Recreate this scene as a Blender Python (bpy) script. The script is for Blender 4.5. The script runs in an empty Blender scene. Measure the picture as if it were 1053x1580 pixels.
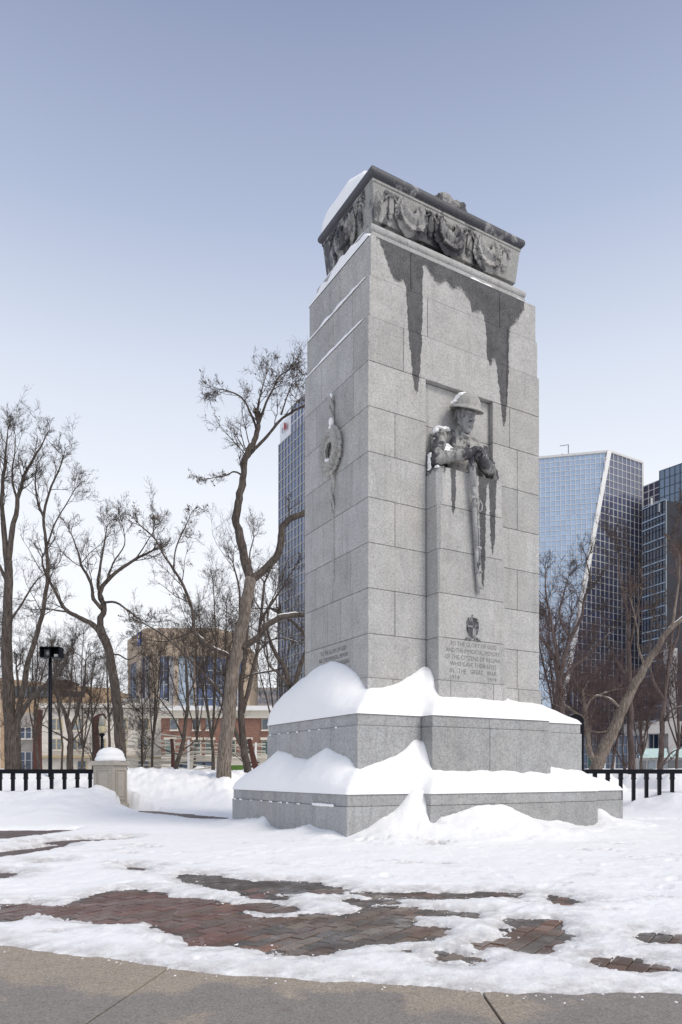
import bpy, bmesh, math, random
import numpy as np
from mathutils import Vector, Matrix, noise as mnoise
random.seed(7); RNG = np.random.default_rng(11)
sc = bpy.context.scene
# ------------------------------------------------------------------ camera
CAMH, FPX, CX, HY = 1.1, 1122.0, 526.5, 1195.0
cd = bpy.data.cameras.new('camera'); cam = bpy.data.objects.new('camera', cd); sc.collection.objects.link(cam)
cam.location = (0, 0, CAMH); cam.rotation_euler = (math.radians(90), 0, 0)
cd.sensor_fit = 'HORIZONTAL'; cd.sensor_width = 36; cd.lens = 36*FPX/1053
cd.shift_y = (HY-790)/1580.0 * (1580/1053.0); cd.clip_start = .05; cd.clip_end = 4000
sc.camera = cam
# ------------------------------------------------------------------ world, sun, exposure
SUN_EL, SUN_AZ = math.radians(48), math.radians(128)     # azimuth clockwise from +Y: from the right and behind the camera
w = bpy.data.worlds.new('World'); sc.world = w; w.use_nodes = True
nt = w.node_tree; nt.nodes.clear()
out = nt.nodes.new('ShaderNodeOutputWorld'); bg = nt.nodes.new('ShaderNodeBackground'); bg.inputs[1].default_value = .1
sky = nt.nodes.new('ShaderNodeTexSky'); sky.sky_type = 'NISHITA'; sky.sun_disc = False
sky.sun_elevation = SUN_EL; sky.sun_rotation = SUN_AZ; sky.air_density = 1; sky.dust_density = 4; sky.altitude = 500
tc = nt.nodes.new('ShaderNodeTexCoord'); sx = nt.nodes.new('ShaderNodeSeparateXYZ')
nt.links.new(tc.outputs['Generated'], sx.inputs[0])
rp = nt.nodes.new('ShaderNodeValToRGB'); nt.links.new(sx.outputs['Z'], rp.inputs[0])
els = rp.color_ramp.elements
els[0].position = 0; els[0].color = (.75, .755, .775, 1)
els[1].position = 1; els[1].color = (.22, .25, .36, 1)
for p, c in ((.17, (.71, .72, .745)), (.34, (.635, .658, .705)), (.47, (.50, .542, .625)), (.6, (.32, .37, .49)), (.74, (.19, .225, .34))):
    e = els.new(p); e.color = (*c, 1)
sc10 = nt.nodes.new('ShaderNodeVectorMath'); sc10.operation = 'SCALE'; sc10.inputs['Scale'].default_value = 10
nt.links.new(rp.outputs[0], sc10.inputs[0])
mx = nt.nodes.new('ShaderNodeMix'); mx.data_type = 'RGBA'; mx.inputs[0].default_value = .93
nt.links.new(sky.outputs[0], mx.inputs[6]); nt.links.new(sc10.outputs[0], mx.inputs[7])
nt.links.new(mx.outputs[2], bg.inputs[0]); nt.links.new(bg.outputs[0], out.inputs[0])
sd = bpy.data.lights.new('sun', 'SUN'); sd.energy = 1.4; sd.angle = math.radians(24); sd.color = (1, .93, .82)
sun = bpy.data.objects.new('sun', sd); sc.collection.objects.link(sun)
sdir = Vector((math.sin(SUN_AZ)*math.cos(SUN_EL), math.cos(SUN_AZ)*math.cos(SUN_EL), math.sin(SUN_EL)))
sun.rotation_euler = sdir.to_track_quat('Z', 'Y').to_euler(); sun.location = sdir*50
sc.view_settings.view_transform = 'Standard'; sc.view_settings.look = 'None'
sc.view_settings.exposure = 0.58; sc.view_settings.gamma = 1
sc.view_settings.use_curve_mapping = False

# ------------------------------------------------------------------ helpers
COL = sc.collection
def rgb(r, g, b): return (r, g, b, 1)
class N:                                                   # tiny node-graph writer
    def __init__(s, name):
        s.m = bpy.data.materials.new(name); s.m.use_nodes = True; s.t = s.m.node_tree
        s.b = s.t.nodes['Principled BSDF']; s.tc = None
    def new(s, typ, **kw):
        n = s.t.nodes.new(typ)
        for k, v in kw.items(): setattr(n, k, v)
        return n
    def link(s, a, b): s.t.links.new(a, b)
    def coord(s, kind='Object'):
        if not s.tc: s.tc = s.new('ShaderNodeTexCoord')
        return s.tc.outputs[kind]
    def pos(s):
        return s.new('ShaderNodeNewGeometry').outputs['Position']
    def scaled(s, vec, sx, sy, sz):
        n = s.new('ShaderNodeMapping'); n.inputs['Scale'].default_value = (sx, sy, sz); s.link(vec, n.inputs[0]); return n.outputs[0]
    def noise(s, vec, scale, detail=4, rough=.6):
        n = s.new('ShaderNodeTexNoise'); n.inputs['Scale'].default_value = scale
        n.inputs['Detail'].default_value = detail; n.inputs['Roughness'].default_value = rough
        s.link(vec, n.inputs['Vector']); return n.outputs['Fac']
    def ramp(s, fac, stops):
        n = s.new('ShaderNodeValToRGB'); e = n.color_ramp.elements
        while len(e) < len(stops): e.new(.5)
        for el, (p, c) in zip(e, stops):
            el.position = p; el.color = (c, c, c, 1) if isinstance(c, (int, float)) else (*c[:3], 1)
        s.link(fac, n.inputs[0]); return n.outputs[0]
    def mix(s, fac, a, b, mode='MIX'):
        n = s.new('ShaderNodeMix', data_type='RGBA', blend_type=mode)
        for v, i in ((fac, 0), (a, 6), (b, 7)):
            if isinstance(v, (int, float)): n.inputs[i].default_value = v
            elif isinstance(v, tuple): n.inputs[i].default_value = (*v[:3], 1)
            else: s.link(v, n.inputs[i])
        return n.outputs[2]
    def math(s, op, a, b=0, c=None):
        n = s.new('ShaderNodeMath', operation=op)
        for i, v in enumerate((a, b) if c is None else (a, b, c)):
            if isinstance(v, (int, float)): n.inputs[i].default_value = v
            else: s.link(v, n.inputs[i])
        return n.outputs[0]
    def sep(s, vec):
        n = s.new('ShaderNodeSeparateXYZ'); s.link(vec, n.inputs[0]); return n.outputs
    def color(s, c):
        if isinstance(c, tuple): s.b.inputs['Base Color'].default_value = (*c[:3], 1)
        else: s.link(c, s.b.inputs['Base Color'])
    def set(s, **kw):
        for k, v in kw.items():
            i = s.b.inputs[k.replace('_', ' ')]
            if isinstance(v, (int, float)): i.default_value = v
            else: s.link(v, i)
    def bump(s, h, strength=.3, dist=.02):
        n = s.new('ShaderNodeBump'); n.inputs['Strength'].default_value = strength; n.inputs['Distance'].default_value = dist
        s.link(h, n.inputs['Height']); s.link(n.outputs[0], s.b.inputs['Normal'])
def tag(o, label=None, cat=None, group=None, kind=None):
    if label: o['label'] = label
    if cat: o['category'] = cat
    if group: o['group'] = group
    if kind: o['kind'] = kind
    return o
def empty(name, loc=(0, 0, 0), rz=0):
    o = bpy.data.objects.new(name, None); o.empty_display_size = .2; COL.objects.link(o); o.location = loc; o.rotation_euler = (0, 0, rz); return o
def link(name, me, mat=None, parent=None, smooth=False):
    if mat is not None and len(me.materials) == 0: me.materials.append(mat)
    o = bpy.data.objects.new(name, me); COL.objects.link(o)
    if parent is not None: o.parent = parent
    if smooth:
        me.polygons.foreach_set('use_smooth', [True]*len(me.polygons))
    return o
def arr_mesh(name, v, f, smooth=False):
    v = np.asarray(v, dtype=np.float32).reshape(-1, 3); f = np.asarray(f, dtype=np.int32)
    me = bpy.data.meshes.new(name); k = f.shape[1]
    me.vertices.add(len(v)); me.vertices.foreach_set('co', v.ravel())
    me.loops.add(f.size); me.loops.foreach_set('vertex_index', f.ravel())
    me.polygons.add(len(f)); me.polygons.foreach_set('loop_start', np.arange(0, f.size, k, dtype=np.int32))
    me.polygons.foreach_set('loop_total', np.full(len(f), k, dtype=np.int32))
    me.update(calc_edges=True)
    if smooth: me.polygons.foreach_set('use_smooth', np.ones(len(f), dtype=bool))
    return me
class MB:                                                  # collects shapes for one mesh
    def __init__(s): s.v = []; s.f = []
    def add(s, v, f):
        n = len(s.v); s.v += [tuple(p) for p in v]; s.f += [tuple(i+n for i in q) for q in f]; return s
    def box(s, a, b):
        x0, y0, z0 = a; x1, y1, z1 = b
        return s.add([(x0,y0,z0),(x1,y0,z0),(x1,y1,z0),(x0,y1,z0),(x0,y0,z1),(x1,y0,z1),(x1,y1,z1),(x0,y1,z1)],
              [(0,3,2,1),(4,5,6,7),(0,1,5,4),(1,2,6,5),(2,3,7,6),(3,0,4,7)])
    def obox(s, o, ax, ay, az):                            # oriented box: corner and three edge vectors
        o, ax, ay, az = map(Vector, (o, ax, ay, az))
        return s.add([o, o+ax, o+ax+ay, o+ay, o+az, o+ax+az, o+ax+ay+az, o+ay+az],
              [(0,3,2,1),(4,5,6,7),(0,1,5,4),(1,2,6,5),(2,3,7,6),(3,0,4,7)])
    def prism(s, poly, z0, z1):
        n = len(poly)
        return s.add([(x, y, z0) for x, y in poly]+[(x, y, z1) for x, y in poly],
              [tuple(range(n))[::-1], tuple(range(n, 2*n))]+[(i, (i+1) % n, n+(i+1) % n, n+i) for i in range(n)])
    def tube(s, pts, rad, k=8, cap=True):
        pts = [Vector(p) for p in pts]; n = len(pts)
        if isinstance(rad, (int, float)): rad = [rad]*n
        vs = []; a = None
        for i, p in enumerate(pts):
            d = (pts[min(i+1, n-1)]-pts[max(i-1, 0)]).normalized()
            if a is None: a = d.cross(Vector((.31, .93, .2)))
            a = a-d*a.dot(d)
            if a.length < 1e-4: a = d.cross(Vector((1, 0, 0)))
            a.normalize(); b = d.cross(a)
            for j in range(k):
                t = 2*math.pi*j/k; vs.append(p+(a*math.cos(t)+b*math.sin(t))*rad[i])
        fs = [(i*k+j, i*k+(j+1) % k, (i+1)*k+(j+1) % k, (i+1)*k+j) for i in range(n-1) for j in range(k)]
        if cap: fs += [tuple(range(k))[::-1], tuple(range((n-1)*k, n*k))]
        return s.add(vs, fs)
    def lathe(s, prof, c=(0, 0), k=16):
        vs = [(c[0]+r*math.cos(2*math.pi*j/k), c[1]+r*math.sin(2*math.pi*j/k), z) for r, z in prof for j in range(k)]
        n = len(prof)
        fs = [(i*k+j, i*k+(j+1) % k, (i+1)*k+(j+1) % k, (i+1)*k+j) for i in range(n-1) for j in range(k)]
        return s.add(vs, fs+[tuple(range(k))[::-1], tuple(range((n-1)*k, n*k))])
    def ball(s, c, r, seg=12, rings=8, rot=None):
        c = Vector(c); r = (r, r, r) if isinstance(r, (int, float)) else r; vs = []
        for i in range(rings+1):
            ph = math.pi*i/rings
            for j in range(seg):
                t = 2*math.pi*j/seg; p = Vector((r[0]*math.sin(ph)*math.cos(t), r[1]*math.sin(ph)*math.sin(t), r[2]*math.cos(ph)))
                if rot: p = rot @ p
                vs.append(c+p)
        return s.add(vs, [(i*seg+j, (i+1)*seg+j, (i+1)*seg+(j+1) % seg, i*seg+(j+1) % seg) for i in range(rings) for j in range(seg)])
    def mesh(s, name): 
        me = bpy.data.meshes.new(name); me.from_pydata(s.v, [], s.f); me.update(); return me
    def build(s, name, mat, parent=None, smooth=False, bevel=0):
        me = s.mesh(name)
        if bevel:
            bm = bmesh.new(); bm.from_mesh(me); bmesh.ops.bevel(bm, geom=bm.edges[:], offset=bevel, segments=1, affect='EDGES', profile=.5)
            bm.to_mesh(me); bm.free()
        return link(name, me, mat, parent, smooth)
# ground pixel -> world; numpy value noise
def gp(px, py, z=0.0):
    Y = (CAMH-z)*FPX/(py-HY); return ((px-CX)/FPX*Y, Y)
def at(px, py, Y): return Vector(((px-CX)/FPX*Y, Y, CAMH+(HY-py)/FPX*Y))
LAT = RNG.random((256, 256))
def vnoise(x, y):
    xi = np.floor(x).astype(int); yi = np.floor(y).astype(int); fx = x-xi; fy = y-yi
    fx = fx*fx*(3-2*fx); fy = fy*fy*(3-2*fy); g = lambda a, b: LAT[a % 256, b % 256]
    return (g(xi, yi)*(1-fx)+g(xi+1, yi)*fx)*(1-fy)+(g(xi, yi+1)*(1-fx)+g(xi+1, yi+1)*fx)*fy*1.0
def fbm(x, y, sc_, oct_=4, gain=.5):
    x = np.asarray(x, float); y = np.asarray(y, float); a = 1; s = 0; t = 0
    for i in range(oct_):
        s = s+a*(vnoise(x/sc_+17.3*i, y/sc_+5.1*i)-.5)*2; t += a; a *= gain; sc_ = sc_/2.03
    return s/t

# ------------------------------------------------------------------ materials
def granite(name, dark=0.0, stain=None, tint=(1, 1, 1), base=.43, wetramp=None):
    n = N(name); P = n.coord(); oi = n.new('ShaderNodeObjectInfo')
    sp = n.ramp(n.noise(P, 55, 3, .8), [(.32, .60), (.5, 1), (.66, 1.16)])
    sp2 = n.ramp(n.noise(P, 24, 2, .7), [(.3, .80), (.5, 1), (.7, 1.12)])
    mot = n.ramp(n.noise(P, 2.2, 4, .65), [(.3, .86), (.7, 1.08)])
    rnd = n.math('MULTIPLY_ADD', oi.outputs['Random'], .20, .90)
    c = n.mix(1, n.mix(1, (base*tint[0], base*tint[1], base*tint[2]), sp, 'MULTIPLY'), sp2, 'MULTIPLY')
    c = n.mix(1, n.mix(1, c, mot, 'MULTIPLY'), rnd, 'MULTIPLY')
    warm = n.ramp(n.noise(n.scaled(P, 1, 1, .35), 1.3, 4, .6), [(.5, 0), (.75, 1)])
    c = n.mix(n.math('MULTIPLY', warm, .35), c, n.mix(1, c, (1.05, .99, .84), 'MULTIPLY'))
    grime = n.ramp(n.noise(n.scaled(P, 5, 5, .35), 1.2, 5, .7), [(.52, 1), (.78, .74)])
    c = n.mix(1, c, grime, 'MULTIPLY')
    rough = .75
    if stain:                                              # water stain: everything above a traced lower edge z = f(x)
        (u0, u1, z0, z1, pts) = stain
        s_ = n.sep(P); wob = n.noise(P, 9, 3, .7)
        x = n.math('MULTIPLY_ADD', n.math('SUBTRACT', wob, .5), .10, s_[0])
        xn = n.math('DIVIDE', n.math('SUBTRACT', x, u0), u1-u0)
        fc = n.new('ShaderNodeFloatCurve'); cv = fc.mapping.curves[0]
        P2 = [((u-u0)/(u1-u0), (z-z0)/(z1-z0)) for u, z in pts]
        cv.points[0].location = P2[0]; cv.points[1].location = P2[-1]
        for p in P2[1:-1]: cv.points.new(*p)
        for p in cv.points: p.handle_type = 'VECTOR'
        fc.mapping.update(); n.link(xn, fc.inputs['Value'])
        zl = n.math('MULTIPLY_ADD', fc.outputs[0], z1-z0, z0)
        zz = n.math('MULTIPLY_ADD', n.math('SUBTRACT', n.noise(P, 11, 4, .75), .5), .26, s_[2])
        mk = n.math('MULTIPLY', n.math('SUBTRACT', zz, zl), 15); mk.node.use_clamp = True
        vis = n.math('GREATER_THAN', zl.node.outputs[0], -50)
        wc = n.mix(1, n.mix(1, c, sp, 'MULTIPLY'), (.21, .21, .225), 'MULTIPLY'); tone = n.ramp(n.noise(P, 3.5, 4, .7), [(.35, .85), (.65, 1.35)])
        c = n.mix(n.math('MULTIPLY', mk, .97), c, n.mix(1, wc, tone, 'MULTIPLY'))
        rough = n.math('MULTIPLY_ADD', mk, -.05, .75); n.set(Specular_IOR_Level=n.math('MULTIPLY_ADD', mk, -.2, .35)); stained = True
    if wetramp is not None:
        s_ = n.sep(P); k = n.noise(n.scaled(P, 1, 1, .5), 1.6, 5, .7)
        mk = n.ramp(n.math('ADD', k, wetramp), [(.47, 0), (.53, 1)])
        c = n.mix(mk, c, n.mix(1, c, (.20, .20, .23), 'MULTIPLY')); rough = n.math('MULTIPLY_ADD', mk, -.3, .75)
    n.color(c); n.set(Roughness=rough)
    if not stain: n.set(Specular_IOR_Level=.3)
    n.bump(n.noise(P, 60, 3, .7), .25, .006); return n.m
def snow_mat(name, slush=False):
    n = N(name); P = n.pos()
    c = n.mix(n.noise(P, .9, 4, .6), (.90, .90, .895), (.93, .93, .925))
    if slush:
        a = n.new('ShaderNodeAttribute', attribute_name='thin')
        k = n.math('MULTIPLY', a.outputs['Fac'], n.ramp(n.noise(P, 6, 5, .75), [(.33, 0), (.60, 1)]))
        c = n.mix(k, c, (.48, .46, .445))
        dirt = n.ramp(n.noise(n.scaled(P, 1, .6, 1), 7, 6, .8), [(.66, 0), (.76, 1)])
        c = n.mix(n.math('MULTIPLY', dirt, .35), c, (.50, .46, .43))
    n.color(c); n.set(Roughness=.65, Specular_IOR_Level=.25)
    h = n.math('ADD', n.noise(P, 7, 5, .62), n.math('MULTIPLY', n.noise(P, 45, 3, .7), .25))
    n.bump(h, .4 if slush else .22, .05); return n.m
def plain(name, col, rough=.6, metal=0, spec=.5, var=.0, vs=3, bump=0, bs=20):
    n = N(name)
    if var:
        P = n.coord(); n.color(n.mix(1, col, n.ramp(n.noise(P, vs, 5, .65), [(.3, 1-var), (.7, 1+var*.6)]), 'MULTIPLY'))
        if bump: n.bump(n.noise(P, bs, 4, .7), bump, .02)
    else: n.color(col)
    n.set(Roughness=rough, Metallic=metal, Specular_IOR_Level=spec); return n.m
def bark_mat(name, a, b):
    n = N(name); P = n.pos(); f = n.noise(n.scaled(P, 14, 14, 2.2), 1.6, 5, .7)
    c = n.mix(n.ramp(f, [(.35, 0), (.65, 1)]), a, b)
    n.color(n.mix(1, c, n.ramp(n.noise(P, 1.1, 3), [(.3, .8), (.7, 1.15)]), 'MULTIPLY')); n.set(Roughness=.9, Specular_IOR_Level=.15)
    n.bump(f, .8, .03); return n.m
def glass_mat(name, col, rough=.06, tintvar=.25, metal=.0, spec=1.0):
    n = N(name); oi = n.new('ShaderNodeObjectInfo'); at_ = n.new('ShaderNodeAttribute', attribute_name='rnd')
    r = n.math('FRACT', n.math('ADD', oi.outputs['Random'], at_.outputs['Fac']))
    n.color(n.mix(1, col, n.ramp(r, [(0, 1-tintvar), (1, 1+tintvar)]), 'MULTIPLY'))
    n.set(Roughness=rough, Metallic=metal, Specular_IOR_Level=spec); n.b.inputs['IOR'].default_value = 1.6; return n.m
M = {}
M['snow'] = snow_mat('snow'); M['snow_ground'] = snow_mat('snow_ground', True)
M['black'] = plain('black_paint', (.005, .006, .010), .5, spec=.16)
M['bark'] = bark_mat('bark_grey_brown', (.04, .032, .028), (.15, .125, .108))
M['bark_pale'] = bark_mat('bark_pale', (.08, .066, .055), (.30, .25, .21))
M['bark_red'] = bark_mat('bark_red_brown', (.06, .045, .04), (.17, .13, .12))
M['twig'] = plain('twig', (.078, .062, .054), .9, spec=.1)
M['twig_red'] = plain('twig_red', (.125, .09, .088), .9, spec=.1)
M['leaf'] = plain('dry_leaf', (.20, .14, .09), .9, spec=.1)
M['limestone'] = plain('limestone', (.68, .63, .56), .85, var=.16, vs=.8)
M['pier_stone'] = plain('pier_stone', (.44, .40, .345), .85, var=.18, vs=4, bump=.2, bs=40)
M['mortar'] = plain('mortar', (.16, .13, .10), .95)

# ------------------------------------------------------------------ the cenotaph's frame: x along the wide face, y into the short face
MO = (.4675, 12.5); MR = math.radians(30); MD = 2.4; MW = 4.04
def vu(px, py, v):                                         # pixel on the plane at outward offset v from the wide face -> (u, z)
    r = (px-CX)/FPX; u = (r*(MO[1]-.866*v)-MO[0]-.5*v)/(.866-.5*r); return u, CAMH+(HY-py)/FPX*(MO[1]+.5*u-.866*v)
def vy(px, py, s=0.0):                                     # pixel on the plane x = -s of the short face -> (y, z)
    r = (px-CX)/FPX; y = (MO[0]-.866*s-r*(MO[1]-.5*s))/(.5+.866*r); return y, CAMH+(HY-py)/FPX*(MO[1]-.5*s+.866*y)

# ground -------------------------------------------------------------------------------------------------
nG = N('frozen_ground'); P = nG.pos(); nG.color(nG.mix(nG.noise(P, .3, 4), (.80, .82, .86), (.86, .87, .89))); nG.set(Roughness=.8)
nG.bump(nG.noise(P, 1.5, 5), .5, .1)
g = MB().add([(-1500,-300,0),(1500,-300,0),(1500,2500,0),(-1500,2500,0)], [(0,1,2,3)]).build('ground', nG.m); g.location.z = -.06; tag(g, kind='structure')
# plaza paving sheet
PC, PRAD = (2.16, 12.9), 9.26
BA = math.radians(58)
nP = N('plaza_bed'); P = nP.pos(); mp = nP.new('ShaderNodeMapping'); mp.inputs['Rotation'].default_value = (0, 0, -BA); nP.link(P, mp.inputs[0])
bk = nP.new('ShaderNodeTexBrick'); nP.link(mp.outputs[0], bk.inputs['Vector']); bk.inputs['Scale'].default_value = 1
bk.inputs['Brick Width'].default_value = .22; bk.inputs['Row Height'].default_value = .11; bk.inputs['Mortar Size'].default_value = .006
bk.inputs['Color1'].default_value = (.085, .05, .042, 1); bk.inputs['Color2'].default_value = (.13, .085, .07, 1); bk.inputs['Mortar'].default_value = (.03, .025, .022, 1)
nP.color(bk.outputs[0]); nP.set(Roughness=.5)
MB().add([(-16, 3.2, 0), (16, 3.2, 0), (16, 26, 0), (-16, 26, 0)], [(0, 1, 2, 3)]).build('plaza_bed', nP.m).location.z = -.014
tag(bpy.data.objects['plaza_bed'], kind='structure')

# bare patches in the snow (ground outlines)
PATCH_PX = [
 [(0,1395),(45,1393),(100,1400),(150,1382),(180,1375),(215,1374),(250,1380),(330,1392),(400,1395),(448,1402),(440,1409),(380,1403),(362,1406),(372,1413),(440,1415),(500,1412),(545,1419),(570,1405),(600,1400),(660,1403),(740,1409),(735,1416),(700,1414),(645,1418),(642,1426),(680,1431),(690,1445),(650,1455),(580,1460),(530,1470),(500,1478),(440,1476),(430,1468),(480,1459),(400,1461),(310,1457),(300,1450),(330,1445),(260,1440),(230,1425),(160,1427),(100,1415),(60,1410),(0,1420)],
 [(275,1352),(315,1350),(400,1361),(470,1361),(530,1374),(525,1380),(440,1378),(380,1376),(430,1387),(400,1388),(370,1375),(300,1362)],
 [(545,1378),(620,1379),(700,1379),(735,1383),(700,1388),(620,1387),(560,1384)],
 [(540,1388),(600,1388),(610,1394),(560,1398),(535,1393)],
 [(748,1378),(800,1379),(795,1385),(750,1383)], [(855,1384),(895,1391),(880,1398),(850,1389)],
 [(790,1420),(850,1421),(852,1430),(885,1445),(870,1455),(840,1458),(830,1471),(810,1466),(780,1458),(740,1463),(738,1456),(775,1450),(792,1440),(798,1430)],
 [(915,1478),(965,1477),(1040,1499),(1000,1503),(930,1494),(912,1486)],
 [(676,1469),(700,1471),(738,1481),(725,1487),(680,1483)], [(620,1466),(640,1465),(645,1470),(622,1471)], [(992,1444),(1060,1446),(1080,1456),(1000,1454)],
 [(-40,1282),(115,1280),(90,1286),(30,1295),(-40,1301)], [(-30,1316),(60,1308),(100,1303),(90,1310),(40,1319),(-30,1326)],
 [(30,1303),(110,1296),(200,1293),(185,1298),(100,1303)], [(-30,1346),(22,1347),(15,1355),(-30,1358)],
 [(190,1250),(250,1252),(355,1262),(352,1267),(300,1265),(255,1258),(195,1255)],
 [(965,1264),(1100,1266),(1100,1270),(965,1267)], [(205,1338),(228,1340),(222,1344),(206,1342)], [(265,1384),(275,1384),(275,1387),(266,1387)], [(60,1330),(85,1329),(84,1332),(62,1333)]]
PATCH = [np.array([gp(*p) for p in q]) for q in PATCH_PX]
def poly_sd(x, y, poly):                                   # signed distance, negative inside
    d = np.full(x.shape, 1e9); ins = np.zeros(x.shape, bool); n = len(poly)
    for i in range(n):
        ax, ay = poly[i]; bx, by = poly[(i+1) % n]; ex, ey = bx-ax, by-ay
        t = np.clip(((x-ax)*ex+(y-ay)*ey)/(ex*ex+ey*ey+1e-12), 0, 1)
        d = np.minimum(d, (x-ax-t*ex)**2+(y-ay-t*ey)**2)
        c = ((ay > y) != (by > y)) & (x < (bx-ax)*(y-ay)/((by-ay) if abs(by-ay) > 1e-9 else 1e-9)+ax); ins ^= c
    return np.where(ins, -1, 1)*np.sqrt(d)
def to_local(x, y):
    dx, dy = x-MO[0], y-MO[1]; c, s = math.cos(MR), math.sin(MR); return dx*c+dy*s, -(-dx*s+dy*c)      # (u, v outward)
# footprints (u, v) with v outward from the wide face
def foot(q, u1, v1, pu0, pu1, pv):
    return [(-q, v1), (-q, q), (pu0, q), (pu0, pv), (pu1, pv), (pu1, q), (u1, q), (u1, v1)]
T1 = foot(1.04, 5.24, -3.68, .35, 4.22, 1.30); T2 = foot(.555, 4.63, -2.99, .72, 3.46, .865)
SH = [(-.03, -MD-.03), (-.03, .03), (1.22, .03), (1.22, .37), (2.82, .37), (2.82, .03), (MW+.03, .03), (MW+.03, -MD-.03)]
def dense(ctrl, step=.04):
    out_ = []
    for a, b in zip(ctrl[:-1], ctrl[1:]):
        n = max(1, int(math.hypot(a[0]-b[0], a[1]-b[1])/step)); n = n if n < 60 else 12
        out_ += [tuple(a[k]+(b[k]-a[k])*i/n for k in range(4)) for i in range(n)]
    return out_+[ctrl[-1]]
def drift(u, v, ctrl):                                     # inverse-distance blend of wall heights
    W = 0; H = 0; L = 0; ctrl = dense(ctrl)
    for cu, cv, ch, cl in ctrl:
        w_ = 1/((u-cu)**2+(v-cv)**2+.003)**2; W = W+w_; H = H+w_*ch; L = L+w_*cl
    return H/W, L/W
GC = []
for px, py in ((358,1269),(375,1266),(395,1266),(409,1264),(420,1280),(440,1285),(460,1279),(480,1277),(500,1283),(518,1291),(536,1297)):
    y, z = vy(px, py, 1.04); GC.append((-1.04, -y, z, .7 if px < 415 else .9))
for px, py in ((560,1287),(585,1272),(605,1261),(622,1245),(632,1230),(641,1222)):
    u, z = vu(px, py, 1.04); GC.append((u, 1.04, z, 1.2 if px > 580 else .8))
for (u, v, z) in ((.35, 1.08, .80), (.35, 1.16, .60), (.35, 1.24, .32), (.36, 1.3, .17)): GC.append((u, v, z, 1.0))
for px, py in ((672,1281),(680,1271),(695,1266),(720,1259),(745,1252),(770,1249),(790,1254),(812,1264),(830,1272),(850,1275),(870,1274),(890,1278),(905,1279),(922,1276)):
    u, z = vu(px, py, 1.30); GC.append((u, 1.30, z, 1.5))
for px, py in ((926,1249),(935,1258),(945,1266),(963,1272)):
    u, z = vu(px, py, 1.04); GC.append((u, 1.04, z, 1.1))
GC += [(5.3, 0, .15, .8), (5.3, -2, .3, .8), (2, -3.7, .4, 1), (-1, -3.7, .2, .8)]

# snow sheet on the ground, a fan of cells that grows with distance
rows = 560; cols = 640
Yr = 3.35*np.exp(np.linspace(0, math.log(62/3.35), rows)); A = np.tan(np.linspace(-.72, .72, cols))
XX = Yr[:, None]*A[None, :]; YY = np.repeat(Yr[:, None], cols, 1)
# edge against the concrete
edge = PRAD-np.hypot(XX-PC[0], YY-PC[1]); edge = np.where(YY > 8, 5, edge)+.06
edge = edge+fbm(XX, YY, .8, 6, .68)*.12
rag = fbm(XX, YY, .55, 6, .72)*.22+fbm(XX, YY, .10, 4, .7)*.07
sdm = np.full(XX.shape, 9.0)
for q in PATCH:
    x0, y0 = q.min(0)-1; x1, y1 = q.max(0)+1
    m = (XX > x0) & (XX < x1) & (YY > y0) & (YY < y1)
    sdm[m] = np.minimum(sdm[m], poly_sd(XX[m], YY[m], q))
spots = fbm(XX*.6, YY, .42, 6, .72)                           # stray bare flecks
fleck = np.where((YY > 4.2) & (YY < 11), (.50-spots)*1.2+.01, 9)
bare = np.minimum(np.minimum(sdm-.05+rag*np.clip(1.6-np.abs(sdm)*1.5, 0, 1), edge), fleck)
u_, v_ = to_local(XX, YY)
dT = poly_sd(u_, v_, np.array(T1)); near = dT < 3
Hd = np.zeros(XX.shape)
hh, ll = drift(u_[near], v_[near], GC)
t = np.clip(1-np.maximum(dT[near], 0)/ll, 0, 1)
Hd[near] = (hh-.06)*t**1.7
spread = np.clip(1-np.maximum(dT, 0)/2.6, 0, 1)
soft = np.clip(.5+fbm(XX, YY, 1.1, 3)*1.5, 0, 1)
base_t = .028+.018*fbm(XX, YY, .35, 4)+.05*spread*spread+.03*np.clip(YY-8, 0, 3)/3
Z = base_t+Hd+np.where(Hd > .03, .055*fbm(XX, YY, .42, 4, .6), 0)+.06*spread*soft*np.clip(v_-0.2, 0, 1)
fp_rng = np.random.default_rng(5)                          # trodden marks
for _ in range(90):
    fy = fp_rng.uniform(4.6, 10.5); fx = fp_rng.uniform(-.5, .5)*fy; an = fp_rng.uniform(0, 3.14); m = (np.abs(XX-fx) < .4) & (np.abs(YY-fy) < .4)
    ca, sa = math.cos(an), math.sin(an); a_ = (XX[m]-fx)*ca+(YY[m]-fy)*sa; b_ = -(XX[m]-fx)*sa+(YY[m]-fy)*ca; q_ = (a_/.15)**2+(b_/.06)**2
    Z[m] = Z[m]-.015*np.exp(-q_**2)+.005*np.exp(-((np.sqrt(q_)-1.35)/.25)**2)
def bankf(X, Y, ctrl):                                     # sum of long soft ridges: (x0,x1,yfoot,ytop,height)
    Zb = np.zeros(X.shape)
    for x0, x1, yf, yt, h, e in ctrl:
        a = np.clip((Y-yf)/(yt-yf), 0, 1); a = a*a*(3-2*a)
        b = np.clip((X-x0)/e, 0, 1)*np.clip((x1-X)/e, 0, 1); b = b*b*(3-2*b)
        Zb = np.maximum(Zb, h*a*b)
    return Zb
wob = fbm(XX, YY, 3.0, 3)*.8
bk_ = bankf(XX+fbm(XX, YY, 1.4, 3)*.6, YY+wob, [(-30, -5.1, 15.4, 21.6, .50, 2.3), (-30, -7.2, 21.5, 25.5, .98, .8), (-9.9, -2.7, 21.6, 25.6, .92, 1.2),
      (7.6, 40, 17.6, 21.5, .50, 2.2), (6.5, 10.2, 22, 25, 1.02, 1.5), (10.2, 40, 22, 26, 1.02, 1.6), (-4.6, 9, 24, 27, .9, .8)])
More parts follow.
